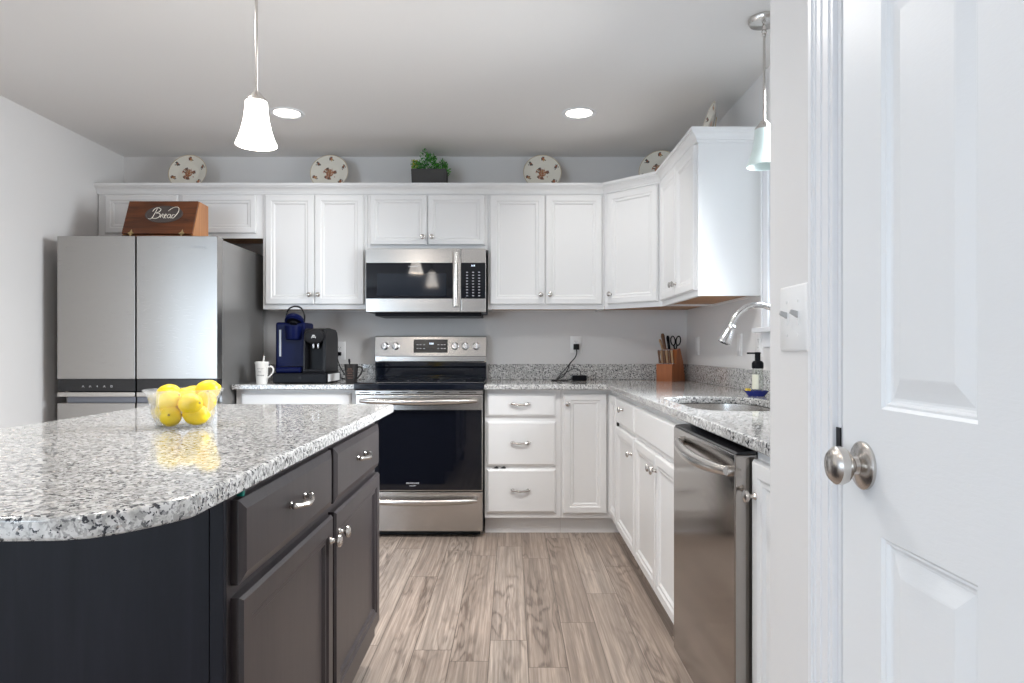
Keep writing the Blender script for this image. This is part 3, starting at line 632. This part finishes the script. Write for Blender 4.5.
# ------------------------------------------------------------------ bread box on the refrigerator
bz, bx0, bx1, by0, by1 = 1.7425, -2.262, -1.853, 3.965, 4.165
bx = thing('bread_box', 'dark wooden bread box with a slanted lid on top of the refrigerator', 'bread box', ((bx0+bx1)/2, 4.07, bz))
tz = bz+.246
for x in (bx0, bx1-.016): MB().prism([(by0, bz), (by1, bz), (by1, tz-.004), (by0+.085, tz), (by0, bz+.038)], x, x+.016, 'yz').build('side', 'pine', bx)
b = MB(); b.box(bx0+.0162, bx1-.0162, by0, by1, bz, bz+.012); b.box(bx0+.0162, bx1-.0162, by1-.012, by1, bz+.0122, tz-.006); b.box(bx0+.0162, bx1-.0162, by0+.085, by1-.0122, tz-.016, tz-.004); b.build('carcass', 'pine', bx)
MB().box(bx0-.001, bx1-.002, by0-.010, by0-.0002, bz, bz+.034, .002).build('front_rail', 'walnut', bx)
sv = Vector((0, .085, .208)).normalized(); sn = Vector((1, 0, 0)).cross(sv)
xl = Matrix(((1, 0, sn.x, bx0), (0, sv.y, sn.y, by0-.001), (0, sv.z, sn.z, bz+.0385), (0, 0, 0, 1)))
ll = .222
ld = MB(xl).box(-.001, bx1-bx0-.002, 0, ll, .0008, .011, .002).build('lid', 'walnut', bx)
pc = (.222, .130)
pq = MB(xl).loft([[(pc[0]+.105*k*cos(2*pi*i/40)*1.0, pc[1]+.055*k*sin(2*pi*i/40), z) for i in range(40)] for k, z in ((1.06, .0112), (1.06, .0135), (1.0, .0145), (.98, .013))]).build('oval_plaque', 'plaque', ld)
def stroke(b, pts, r): b.tube(smooth([(pc[0]+(x-.5)*.165-.003, pc[1]+(y-.42)*.085, .0150) for x, y in pts], 5), r, 6)
b = MB(xl)                                                   # the word Bread in script
stroke(b, [(.0, .06), (.06, .02), (.13, .10), (.19, .45), (.25, .85)], .0016)
stroke(b, [(.10, .62), (.16, .84), (.28, .92), (.38, .80), (.34, .60), (.24, .50), (.36, .46), (.40, .28), (.32, .10), (.20, .06), (.12, .14)], .0019)
stroke(b, [(.42, .12), (.46, .38), (.50, .40), (.50, .20), (.55, .08)], .0016)
stroke(b, [(.55, .20), (.61, .32), (.60, .42), (.56, .34), (.57, .12), (.64, .10)], .0016)
stroke(b, [(.76, .36), (.69, .38), (.66, .20), (.71, .09), (.77, .22), (.77, .38), (.77, .12), (.82, .10)], .0016)
stroke(b, [(.92, .34), (.85, .36), (.82, .18), (.87, .08), (.93, .22), (1.02, .60), (1.0, .92), (.88, .98), (.74, .84), (.66, .66)], .0017)
b.build('lettering', 'cream', ld)
for u in (.055, .350):
    b = MB(xl); w_ = .013
    star = [(u+(.019 if i % 2 == 0 else .010)*sin(i*pi/4), .0+(.026 if i % 2 == 0 else .011)*cos(i*pi/4)) for i in range(8)]
    b.prism(star, .0113, .0145); b.tube([(u-.010, -.001, .0155), (u+.010, -.001, .0155)], .0032, 8)
    b.build('hinge', 'brass', bx)

# ------------------------------------------------------------------ dishwasher
dw = thing('dishwasher', 'stainless dishwasher with an arched bar handle under the granite worktop', 'dishwasher', (.88, 1.97, 0))
DA, DB, DF = 2.282, 1.656, .540
MB().box(.60, WALL_R-.05, DB+.003, DA-.003, .03, .868).build('tub', 'gray', dw)
for x in (.70, 1.1):
    for y in (DB+.06, DA-.06): MB().lathe([(.02, 0), (.02, .0295)], (x, y, 0), n=12).build('foot', 'black', dw)
MB().box(.66, .672, DB+.004, DA-.004, .002, .0295+.09).build('toe_panel', 'black', dw)
dd = MB().box(DF, .598, DB, DA, .115, .856, .005).build('door', 'dwsteel', dw)
MB().prism([(DF+.004, .8565), (DF+.008, .8605), (.596, .8655), (.596, .8565)], DB+.001, DA-.001, 'xz').build('control_strip', 'display', dd)
b = MB(); k = 16
HA, HB = DA-.11, DB+.028
b.tube([(DF-.010-.028*sin(pi*i/k)**.6, HA+(HB-HA)*i/k, .822-.010*i/k-.008*sin(pi*i/k)) for i in range(k+1)], [.0115+.006*sin(pi*i/k) for i in range(k+1)], 14)
b.lathe([(.014, -.012), (.013, 0.002)], (DF, HA, .822), 'x', n=14); b.lathe([(.014, -.012), (.013, 0.002)], (DF, HB, .812), 'x', n=14)
b.build('handle', 'nickel', dd)

# ------------------------------------------------------------------ island
ic = thing('kitchen_island', 'dark espresso island cabinet with two drawers over two doors', 'kitchen island', (-.8, 1.75, 0))
IBT, ICT = .884, .914
IX, IY0, IY1 = -.483, 1.155, 2.40
xi = FR((IX, IY0, 0), (0, 1, 0)); iw = IY1-IY0
b = MB(xi); b.box(0, iw, .105, IBT, -.019, 0); b.box(0, .016, .0, IBT, -.62, -.0192); b.box(iw-.016, iw, .105, IBT, -.62, -.0192); b.box(iw-.016, iw, 0, .1045, -.62, -.0761); b.box(.0165, iw-.0165, .105, .12, -.62, -.0192); b.box(.0165, iw-.0165, .1205, IBT, -.62, -.608); b.build('body', 'espresso', ic)
MB(xi).box(.0165, iw-.0165, 0, .1045, -.09, -.076).build('toe_kick', 'espresso', ic)
MB().box(-1.103, IX-.024, IY0-.012, IY0-.0004, 0, IBT, .002).build('end_panel', 'espresso_shaded', ic)
MB().box(IX-.0235, IX, IY0-.012, IY0-.0004, 0, IBT, .002).build('corner_stile', 'espresso_shaded', ic)
for u0, u1, k in ((.016, .611, .580), (.638, iw-.016, .670)):
    d = slab_front(xi, u0, u1, .706, .852, .021, .018).build('drawer', 'espresso', ic); pull(xi, (u0+u1)/2, .787, .021, d, .11)
    e = panel_door(xi, u0, u1, .165, .684, .021, .055).build('door', 'espresso', ic); knob(xi, k, .625, .021, e, .017)
MB(xi).box(.040, .050, .853, .873, .0005, .012, .002).build('ribbon', 'teal', None, label='scrap of teal ribbon caught above the near island drawer', category='ribbon')
wi = thing('countertop', 'large speckled granite island top carrying the bowl of lemons', 'countertop', (-.85, 1.64, IBT))
IE = -.426
near = [(-1.05, .800), (-.80, .795), (-.60, .800), (-.535, .803), (-.503, .813), (-.480, .832), (-.458, .860), (-.440, .890), (-.429, .915), (IE, .945)]
slab_from_curves([[(-1.275, .86), (-1.25, .825), (-1.20, .81)]+near+[(IE, 2.455), (IE-.02, 2.48), (-1.255, 2.48), (-1.275, 2.46)]], IBT, ICT, .006, 'slab', 'granite', wi)

# lemons in a glass bowl
bc = (-.842, 1.752, ICT)
gb = MB(); prof = [(.060, .0), (.066, .003), (.072, .02), (.077, .045), (.082, .070), (.088, .086), (.0945, .0925), (.096, .0945), (.094, .096), (.087, .0895), (.079, .072), (.074, .046), (.069, .022), (.062, .0065), (.001, .0055)]
gb.lathe(prof, bc, n=48); gb.build('bowl', 'bowl', None, label='clear flared glass bowl holding lemons on the island top', category='bowl', at=bc)
lm = thing('lemon', 'lemon at the front bottom of the glass bowl', 'lemon', (0, 0, 0), group='lemons in the glass bowl', local=True)
b = MB(); k = 16; rings = []
for j in range(k+1):
    t = j/k; a = pi*t; z = -cos(a)*.030; r = .0262*sin(a)**.8
    if t < .12 or t > .88: r = max(r*.62, .0012); z *= 1.13
    rings.append([(r*cos(2*pi*i/20), r*sin(2*pi*i/20), z) for i in range(20)])
b.loft(rings); le = b.build('skin', 'lemon', lm, 60)
MB().lathe([(.0035, .033), (.003, .0347), (.0005, .0352)], n=8).build('stem_end', 'lemontip', lm)
LEM = [  # dx, dy, dz, rotation, label
    (-.014, -.041, .027, (80, 0, 20), 'lemon lowest at the front of the glass bowl'),
    (.042, -.022, .029, (85, 20, -55), 'lemon low at the right side of the glass bowl, under a bigger one'),
    (-.044, .002, .036, (90, 0, 70), 'lemon low at the back left of the glass bowl'),
    (.018, .036, .032, (90, 0, -20), 'lemon hidden low at the back of the glass bowl'),
    (-.020, -.038, .067, (60, 30, 60), 'lemon in the left front of the bowl, above the lowest one'),
    (.033, -.036, .058, (85, 0, 65), 'lemon lying across the right front of the glass bowl'),
    (.002, .006, .070, (80, 0, 100), 'lemon half seen in the middle of the glass bowl'),
    (.050, .012, .060, (25, 25, 0), 'lemon leaning on the right wall of the glass bowl below the topmost'),
    (-.050, .022, .078, (82, 0, 85), 'pale lemon rising above the left rim of the bowl'),
    (.002, .048, .073, (85, 0, 95), 'lemon peeking over the back rim, middle of the bowl'),
    (.046, .032, .088, (75, 10, 120), 'topmost lemon above the right rim of the bowl'),
]
for i, (dx, dy, dz, rt, lb) in enumerate(LEM):
    loc = (bc[0]+dx, bc[1]+dy, ICT+dz+.003); rot = tuple(R(q) for q in rt)
    if i == 0: lm.location = loc; lm.rotation_euler = rot; lm['label'] = lb
    else: copy_tree(lm, loc, rot, lb)

# ------------------------------------------------------------------ coffee corner
pd = thing('pod_drawer', 'low black coffee pod drawer under the two coffee machines', 'drawer', (-1.275, 4.26, CT))
PZ = CT+.064
MB().box(-1.442, -1.112, 4.112, 4.43, CT+.004, PZ, .004).build('case', 'black', pd)
f = MB().box(-1.438, -1.116, 4.104, 4.1115, CT+.008, PZ-.005, .003).build('drawer_front', 'black', pd)
MB().lathe([(.008, 0), (.008, .004), (.002, .005)], (-1.275, 4.1035-.005, CT+.036), 'y', n=14).build('knob', 'gray', f)
for x in (-1.42, -1.135):
    for y in (4.14, 4.40): MB().box(x-.012, x+.012, y-.012, y+.012, CT, CT+.004).build('foot', 'gray', pd)
MB().box(-1.1118, -1.1112, 4.125, 4.40, CT+.012, PZ-.006).build('sticker', 'white', pd)

kg = thing('coffee_maker', 'navy blue pod coffee maker with its brewing head open', 'coffee maker', (-1.355, 4.3, PZ))
MB().box(-1.462, -1.280, 4.215, 4.41, PZ, PZ+.312, .014, 3).build('body', 'blue', kg)
MB().box(-1.437, -1.283, 4.135, 4.2145, PZ, PZ+.036, .012, 3).build('drip_tray', 'blue', kg)
MB().box(-1.428, -1.292, 4.142, 4.208, PZ+.0362, PZ+.039, .001).build('drip_grate', 'black', kg)
MB().box(-1.437, -1.424, 4.211, 4.2148, PZ+.10, PZ+.265, .002).build('level_strip', 'silver', kg)
MB().lathe([(.040, PZ+.202), (.048, PZ+.210), (.052, PZ+.26), (.052, PZ+.288)], (-1.348, 4.215, 0), sy=1.1, n=30).build('brew_head', 'blue', kg)
lid = MB(Matrix.Translation((-1.348, 4.235, PZ+.318)) @ Matrix.Rotation(R(-38), 4, 'X')).lathe([(.030, -.012), (.050, -.020), (.058, -.012), (.058, .008), (.046, .024), (.02, .031), (.001, .032)], sy=1.15, n=30).build('lid', 'blue', kg)
MB(Matrix.Translation((-1.348, 4.235, PZ+.318)) @ Matrix.Rotation(R(-38), 4, 'X')).lathe([(.045, -.0215), (.030, -.0185), (.022, -.030), (.001, -.031)], sy=1.15, n=24).build('pod_holder', 'black', lid)
MB().tube(smooth([(-1.402, 4.24, PZ+.322), (-1.404, 4.25, PZ+.362), (-1.388, 4.256, PZ+.398), (-1.350, 4.260, PZ+.413), (-1.312, 4.256, PZ+.398), (-1.292, 4.25, PZ+.355), (-1.290, 4.24, PZ+.315)]), .0052, 8).build('handle', 'gray', kg)

lr = thing('coffee_machine', 'black capsule coffee machine beside the navy coffee maker', 'coffee maker', (-1.19, 4.3, PZ))
b = MB(); sh = [(4.155, PZ+.012), (4.165, PZ+.20), (4.175, PZ+.245), (4.20, PZ+.268), (4.24, PZ+.276), (4.40, PZ+.268), (4.44, PZ+.25), (4.455, PZ+.21), (4.455, PZ+.012)]
b.prism(sh, -1.152, -1.136, 'yz'); b.prism(sh, -1.272, -1.262, 'yz'); b.build('side_shell', 'gray', lr)
MB().prism([(4.225, PZ+.012), (4.23, PZ+.19), (4.19, PZ+.20), (4.19, PZ+.26), (4.24, PZ+.274), (4.40, PZ+.266), (4.44, PZ+.248), (4.452, PZ+.21), (4.452, PZ+.012)], -1.2615, -1.1525, 'yz').build('body', 'black', lr)
MB().box(-1.274, -1.134, 4.145, 4.46, PZ, PZ+.0115, .004).build('base', 'black', lr)
hd = MB(Matrix.Translation((-1.207, 4.188, PZ+.222))).lathe([(.060, .004), (.064, -.004), (.064, -.022), (.060, -.029), (.045, -.034), (.001, -.036)], (0, 0, 0), 'y', n=36, sx=1.0, sy=.72).build('front_cap', 'gray', lr)
b = MB(FR((-1.207, 4.1515, PZ+.222), (1, 0, 0)))           # the white peaked emblem
for p, q in (((-.012, -.010), (-.004, .010)), ((-.004, .010), (.001, -.002)), ((-.002, .004), (.004, .010)), ((.004, .010), (.013, -.010)), ((-.006, -.004), (.006, -.006))):
    b.tube([(p[0], p[1], .0003), (q[0], q[1], .0003)], .0017, 6)
b.build('emblem', 'white', hd)
for x in (-1.222, -1.192): MB().lathe([(.008, PZ+.150), (.0095, PZ+.160), (.0095, PZ+.199)], (x, 4.205, 0), n=14).build('nozzle', 'chrome', lr)
MB().box(-1.26, -1.154, 4.148, 4.222, PZ+.012, PZ+.022, .003).build('drip_tray', 'gray', lr)
b = MB(); b.tube(smooth([(-1.185, 4.672, 1.083), (-1.19, 4.655, 1.05), (-1.16, 4.64, .98), (-1.12, 4.62, .925), (-1.10, 4.50, .919), (-1.14, 4.462, .935)]), .0035, 8)
b.box(-1.199, -1.171, 4.668, 4.691, 1.071, 1.097, .004); b.build('power_cord', 'black', None, label='black plug and cord in the outlet behind the coffee machines', category='cord')

def cup(c, prof, m, name, label, hand, deco):
    t = thing(name, label, 'mug', c)
    MB().lathe([(r, z+c[2]) for r, z in prof], (c[0], c[1], 0), n=32).build('cup_body', m, t)
    MB().tube(smooth([(c[0]+x, c[1]+y, c[2]+z) for x, y, z in hand]), .0055, 8).build('handle', m, t); return t
wc = (-1.511, 4.125, CT)
wm = cup(wc, [(.031, 0), (.033, .004), (.0395, .118), (.0415, .121), (.0415, .132), (.038, .134), (.0355, .128), (.030, .012), (.001, .010)], 'ceramic', 'mug', 'tall white ceramic mug with a white spoon on the short worktop', [(.036, 0, .100), (.058, -.004, .104), (.071, -.006, .085), (.062, -.006, .060), (.036, 0, .035)], None)
b = MB()
def on_cup(a, z, r0=.0335, k=.0000): rr = .033+(.0395-.033)*(z/.118)+.0004; return (wc[0]+rr*sin(a), wc[1]-rr*cos(a), wc[2]+z)
for (z, s0, s1, q) in ((.052, -.55, .75, 22), (.073, -.2, .25, 9), (.092, -.4, .6, 14)):
    b.tube([on_cup(s0+(s1-s0)*i/(q*2), z+.0035*sin(i*1.9)*(1+.5*sin(i*.7))) for i in range(q*2+1)], .0007, 5)
b.build('printed_words', 'cuptext', wm)
MB().tube([(wc[0]-.004, wc[1]+.004, CT+.03), (wc[0]+.006, wc[1]+.006, CT+.13), (wc[0]+.009, wc[1]+.007, CT+.150), (wc[0]+.010, wc[1]+.007, CT+.168)], [.004, .0045, .0058, .0052], 8).build('spoon', 'ceramic', None, label='white spoon handle sticking out of the white mug', category='spoon')
kc = (-.975, 4.14, CT)
km = cup(kc, [(.031, 0), (.033, .004), (.0415, .115), (.0425, .119), (.0385, .119), (.031, .012), (.001, .010)], 'darkcup', 'mug', 'charcoal mug with bronze print and a dark spoon beside the range', [(.039, 0, .100), (.060, -.004, .100), (.068, -.006, .083), (.058, -.006, .058), (.035, 0, .030)], None)
b = MB()
for z, w_ in ((.035, .45), (.050, .62), (.064, .38), (.078, .55), (.090, .32)):
    rr = .033+(.0415-.033)*(z/.115)+.0004
    b.tube([(kc[0]+rr*sin(-w_+2*w_*i/24), kc[1]-rr*cos(-w_+2*w_*i/24), kc[2]+z+.004*sin(i*2.1)) for i in range(25)], .0011, 5)
b.build('printed_pattern', 'bronze', km)
MB().tube([(kc[0]-.004, kc[1]+.004, CT+.03), (kc[0]-.012, kc[1]+.006, CT+.12), (kc[0]-.0125, kc[1]+.007, CT+.132), (kc[0]-.014, kc[1]+.007, CT+.150)], [.0035, .004, .0068, .006], 8).build('spoon', 'gray', None, label='dark spoon handle sticking out of the charcoal mug', category='spoon')

# ------------------------------------------------------------------ things on the long worktop
ch = MB(); ch.box(.398, .495, 4.50, 4.57, CT, CT+.036, .006); ch.build('charger', 'black', None, label='black charging brick lying on the worktop below the back outlet', category='charger')
pg = MB(); pg.box(.421, .459, 4.655, 4.6905, 1.112, 1.152, .004)
pg.tube(smooth([(.440, 4.66, 1.113), (.441, 4.655, 1.09), (.43, 4.645, 1.06), (.395, 4.62, 1.02), (.375, 4.60, .98), (.345, 4.58, .935), (.30, 4.55, .913), (.262, 4.52, .9105), (.30, 4.49, .9105), (.36, 4.50, .9105), (.396, 4.52, .917)]), .0036, 8)
pg.tube(smooth([(.40, 4.64, 1.03), (.37, 4.62, .99), (.33, 4.60, .95), (.30, 4.58, .913), (.36, 4.60, .955), (.42, 4.60, .985), (.46, 4.59, .965), (.455, 4.56, .94)]), .0026, 7)
pg.build('charger_plug', 'gray', None, label='grey plug with tangled black cable at the back outlet', category='plug')
# knife block
kr = R(-40); kx, ky = 1.038, 4.50
kbk = thing('knife_block', 'cherry wood knife block in the corner of the long worktop', 'knife block', (kx, ky, CT), (0, 0, kr), local=True)
b = MB(); b.prism([(-.075, 0), (.115, 0), (.085, .125), (.042, .215), (-.005, .205), (-.016, .118), (-.075, .112)], -.056, .056, 'yz'); b.build('block', 'cherry', kbk)
KM = Matrix.Translation((kx, ky, CT)) @ Matrix.Rotation(kr, 4, 'Z')
def stick(name, label, cat, base, tip, r0, m, grp, bol=None):
    p, q = KM @ Vector(base), KM @ Vector(tip); t = thing(name, label, cat, p, group=grp); d = (q-p)
    MB().tube([p, p+d*.12, p+d*.5, p+d*.85, q], [r0*.75, r0*.9, r0*.85, r0*1.1, r0*.7], 10).build('handle', m, t)
    if bol: MB().tube([p+d*.005, p+d*.06], r0*.8, 10).build('bolster', 'silver', t); MB().tube([p+d*.955, p+d*1.005], r0*.85, 10).build('end_cap', 'silver', t)
for i in range(6):
    u = -.046+i*.0185; lb = ('first', 'second', 'third', 'fourth', 'fifth', 'sixth')[i]
    stick('steak_knife', f'wood-handled steak knife, {lb} from the left in the front row of the block', 'knife', (u, -.046, .1135), (u-.012, -.040, .205), .0078, 'tan' if i % 2 else 'handlewood', 'steak knives in the knife block', True)
stick('kitchen_knife', 'broad brown-handled knife rising tallest from the knife block', 'knife', (-.034, .004, .206), (-.062, .02, .312), .0125, 'handlewood', 'large knives in the knife block')
stick('kitchen_knife', 'black-handled knife behind the steak knives in the block', 'knife', (-.006, .008, .208), (-.026, .024, .298), .0105, 'black', 'large knives in the knife block')
stick('kitchen_knife', 'tan-handled knife leaning at the left edge of the block', 'knife', (-.050, .004, .205), (-.078, .012, .275), .0085, 'tan', 'large knives in the knife block')
sc_ = thing('scissors', 'black-handled kitchen scissors standing in the knife block', 'scissors', KM @ Vector((.035, .012, .21)))
for s, m in ((-1, 'black'), (1, 'black')):
    cx = .034+s*.019; ring = [(cx+.016*cos(2*pi*i/20)+.003*s*sin(2*pi*i/20), .020, .265+.030*sin(2*pi*i/20)) for i in range(21)]
    MB(KM).tube(ring, .0042, 7).tube([(.034+s*.004, .014, .206), (.034+s*.012, .018, .238)], .005, 8).build('finger_loop', m, sc_)
for x in (-.095, -.052):
    MB().loft([[(x-.016, 4.0775, .4048), (x+.016, 4.0775, .4048), (x+.016, 4.0872, .4048), (x-.016, 4.0872, .4048)], [(x+.002, 4.080, .4135), (x+.006, 4.080, .4135), (x+.006, 4.086, .4135), (x+.002, 4.086, .4135)]]).build('cloth_corner', 'cloth', None, label=('black corner poking out above the bottom drawer, nearer the range' if x < -.08 else 'black corner poking out above the bottom drawer, further from the range'), category='cloth', group='cloth corners over the bottom drawer')

# ------------------------------------------------------------------ plates and planter on the cabinets
def decor_plate():
    t = thing('decorative_plate', 'x', 'plate', group='flowered plates on the cabinet tops', local=True)
    b = MB(); n, rad = 96, [.0, .006, .012, .018, .024, .030, .038, .046, .056, .064, .070, .078, .086, .092, .098, .104, .110, .116, .121, .124, .127]
    def hz(r): return 0 if r < .07 else (r-.07)*.32
    rn = random.Random(3); V = []; F = []; mi = []
    V = [(r*cos(2*pi*i/n), r*sin(2*pi*i/n), hz(r)+.004) for r in rad[1:] for i in range(n)]; k = len(rad)-1
    spots = [(.099*cos(a), .099*sin(a)) for a in [R(d) for d in (25, 85, 140, 200, 262, 320)]]
    for a in range(k-1):
        for i in range(n):
            j = (i+1) % n; F.append((a*n+i, a*n+j, (a+1)*n+j, (a+1)*n+i)); r = (rad[a+1]+rad[a+2])/2; th = 2*pi*(i+.5)/n; x, y = r*cos(th), r*sin(th); m = 0
            d0 = math.hypot(x, y*.9-.002)
            q_ = rn.random()
            if d0 < .024: m = 1 if q_ < .6 else (3 if q_ < .75 else (2 if q_ < .88 else 0))
            elif d0 < .042 and sin(3*th+1)+.8*sin(7*th)+q_ > .7: m = 2 if q_ < .6 else 1
            for q, s in enumerate(spots):
                d = math.hypot(x-s[0], y-s[1])
                if d < .011: m = (1 if q_ < .7 else 3) if q % 2 else (2 if q_ < .7 else 1)
                elif d < .017 and rn.random() < .4: m = 2
            if r > .1245: m = 3
            mi.append(m)
    b.add(V, F); b.m = mi; b.add([(p[0], p[1], p[2]) for p in V[:n]], [tuple(range(n))], 1)
    b.add([(r*cos(2*pi*i/n), r*sin(2*pi*i/n), z) for r, z in ((.127, .0222), (.072, 0), (.045, 0), (.044, .002)) for i in range(n)], [(a*n+i, a*n+(i+1) % n, (a+1)*n+(i+1) % n, (a+1)*n+i) for a in range(3) for i in range(n)] + [tuple(range(3*n, 4*n))], 0)
    bm_mats = ['platewhite', 'platerust', 'platedark', 'plategold']
    b.build('dish', bm_mats, t)
    st = MB()                                          # small wire easel
    for s in (-1, 1):
        st.tube(smooth([(s*.06, -.118, .030), (s*.06, -.138, .020), (s*.055, -.134, -.006), (s*.045, -.02, -.012), (s*.02, .05, -.012)]), .0024, 6)
        st.tube([(s*.045, -.02, -.012), (s*.05, -.142, -.085)], .0024, 6)
    st.tube([(-.06, -.117, .030), (.06, -.117, .030)], .0024, 6); st.build('wire_stand', 'brass', t); return t
dpz = UT+.142*sin(R(72))+.012
p0 = decor_plate(); tilt = R(90-14)
PL = [((-2.165, 4.575), 0, 'flowered plate standing above the refrigerator, first on the cabinet tops'),
      ((-1.220, 4.575), 0, 'flowered plate standing above the coffee machine cabinet'),
      ((.203, 4.575), 0, 'flowered plate standing above the cabinet right of the microwave'),
      ((.960, 4.475), -30, 'flowered plate turned sideways on the diagonal corner cabinet'),
      ((1.055, 3.62), -91, 'flowered plate seen edge-on above the right wall cabinet')]
for i, ((x, y), a, lb) in enumerate(PL):
    loc = (x, y, UT+.1575)
    rot = Matrix.Rotation(R(a), 4, 'Z') @ Matrix.Rotation(tilt, 4, 'X')
    if i == 0: p0.location = loc; p0.rotation_euler = rot.to_euler(); p0['label'] = lb
    else: copy_tree(p0, loc, rot.to_euler(), lb)
pt = thing('planter', 'slate grey box planter with artificial greenery above the microwave cabinet', 'planter', (-.545, 4.52, UT))
b = MB(); x0, x1, y0, y1 = -.658, -.430, 4.45, 4.60
b.loft([[(x0+.006, y0+.006, UT), (x1-.006, y0+.006, UT), (x1-.006, y1-.006, UT), (x0+.006, y1-.006, UT)], [(x0, y0, 2.292), (x1, y0, 2.292), (x1, y1, 2.292), (x0, y1, 2.292)], [(x0+.012, y0+.012, 2.292), (x1-.012, y0+.012, 2.292), (x1-.012, y1-.012, 2.292), (x0+.012, y1-.012, 2.292)], [(x0+.012, y0+.012, 2.27), (x1-.012, y0+.012, 2.27), (x1-.012, y1-.012, 2.27), (x0+.012, y1-.012, 2.27)]])
b.build('box', 'slate', pt)
b = MB(); rn = random.Random(11)
for i in range(950):
    u = rn.random(); x = x0-.005+u*(x1-x0+.01); y = rn.uniform(y0+.01, y1-.01)
    top = 2.29+.100*math.exp(-((u-.42)/.22)**2)*.9+.045+.018*sin(u*23); z = 2.275+(rn.random()**.7)*(top-2.275)
    l = rn.uniform(.012, .03); a = rn.uniform(0, 2*pi); e = rn.uniform(.1, 1.3); d = Vector((cos(a)*cos(e), sin(a)*cos(e), sin(e))); sd_ = d.orthogonal().normalized().lerp(d.cross(d.orthogonal()).normalized(), rn.random()).normalized()*l*.22
    p = Vector((x, y, z)); mi = 2 if u < .14 and rn.random() < .6 else (1 if rn.random() < .3+.25*(u > .62) else 0)
    b.add([p, p+d*l*.5+sd_, p+d*l, p+d*l*.5-sd_], [(0, 1, 2, 3)], mi)
for i in range(40):
    x = rn.uniform(x0+.01, x1-.01); y = rn.uniform(y0+.02, y1-.02); b.tube([(x, y, 2.272), (x+rn.uniform(-.01, .01), y, 2.30+rn.random()*.05)], .0012, 4)
b.build('foliage', ['leafdark', 'leaflight', 'leafyellow'], pt)

# ------------------------------------------------------------------ lamps
def pendant(x, y, zb, lit, label):
    t = thing('pendant_light', label, 'pendant lamp', (x, y, CEIL)); zt = zb+.153
    MB().lathe([(.062, CEIL), (.062, CEIL-.012), (.056, CEIL-.022), (.03, CEIL-.026), (.008, CEIL-.030), (.006, CEIL-.045)], (x, y, 0), n=32).build('canopy', 'nickel', t)
    b = MB(); b.tube([(x+.009*cos(2*pi*i/14), y, CEIL-.054+.009*sin(2*pi*i/14)) for i in range(15)], .0022, 6); b.tube([(x, y, CEIL-.063), (x, y, zt+.03)], .0052, 10); b.ball((x, y, CEIL-.066), .008, n=10, k=6); b.build('rod', 'nickel', t)
    MB().lathe([(.006, zt+.032), (.014, zt+.028), (.022, zt+.016), (.034, zt+.004), (.036, zt-.004)], (x, y, 0), n=24).build('socket_cap', 'nickel', t)
    hh = zt-zb; pr = [(.034, zt-.001), (.0365, zt-.008), (.038, zt-.2*hh), (.042, zt-.42*hh), (.050, zt-.66*hh), (.061, zt-.88*hh), (.068, zb+.004), (.0685, zb), (.0655, zb), (.058, zt-.88*hh), (.047, zt-.66*hh), (.039, zt-.42*hh), (.035, zt-.2*hh), (.033, zt-.010)]
    MB().lathe(pr, (x, y, 0), n=40, cap=False).build('lamp_shade', 'shade' if lit else 'shadedim', t)
    if lit:
        MB().ball((x, y, zb+.095), .022, .022, .032).build('bulb', 'lens', t)
        l = bpy.data.lights.new('pendant_glow', 'POINT'); l.energy = 3.0; l.color = (1, .90, .78); l.shadow_soft_size = .012; o = bpy.data.objects.new('pendant_glow', l); C.objects.link(o); o.location = (x, y, zb+.04)
pendant(-.880, 2.350, 1.8145, True, 'lit frosted bell pendant over the far end of the island')
pendant(-.880, 1.10, 1.8145, True, 'lit frosted bell pendant over the near end of the island, mirrored in the microwave door')
pendant(1.012, 2.74, 1.846, False, 'unlit pale bell pendant hanging over the sink')
for i, (x, y, lb) in enumerate(((-1.262, 3.83, 'round recessed ceiling light nearest the island pendant'), (.376, 3.83, 'round recessed ceiling light in front of the corner cabinets'))):
    t = thing('recessed_light', lb, 'ceiling light', (x, y, CEIL), group='recessed ceiling lights')
    MB().lathe([(.098, CEIL), (.096, CEIL-.005), (.082, CEIL-.007), (.073, CEIL-.003), (.073, CEIL)], (x, y, 0), n=40, cap=False).build('trim_ring', 'trim', t)
    MB().lathe([(.0725, CEIL-.0015), (.06, CEIL-.003), (.001, CEIL-.004)], (x, y, 0), n=32).build('lens', 'lens', t)
for x, y, e in ((-1.262, 3.83, .26), (.376, 3.83, .32), (-1.262, 2.2, .9), (-.15, 2.52, 1.6), (-1.6, .3, .6), (-.2, .3, .12), (-1.6, -1.5, 1), (-.2, -1.5, 1)):  # first pair sits at the recessed lights; the rest are added unseen fill spots
    l = bpy.data.lights.new('can_and_fill_spot', 'SPOT'); l.energy = CAN_FILL*e; l.color = (1, .98, .955); l.spot_size = R(150); l.spot_blend = .8; l.shadow_soft_size = .07
    o = bpy.data.objects.new('can_and_fill_spot', l); C.objects.link(o); o.location = (x, y, CEIL-.012)
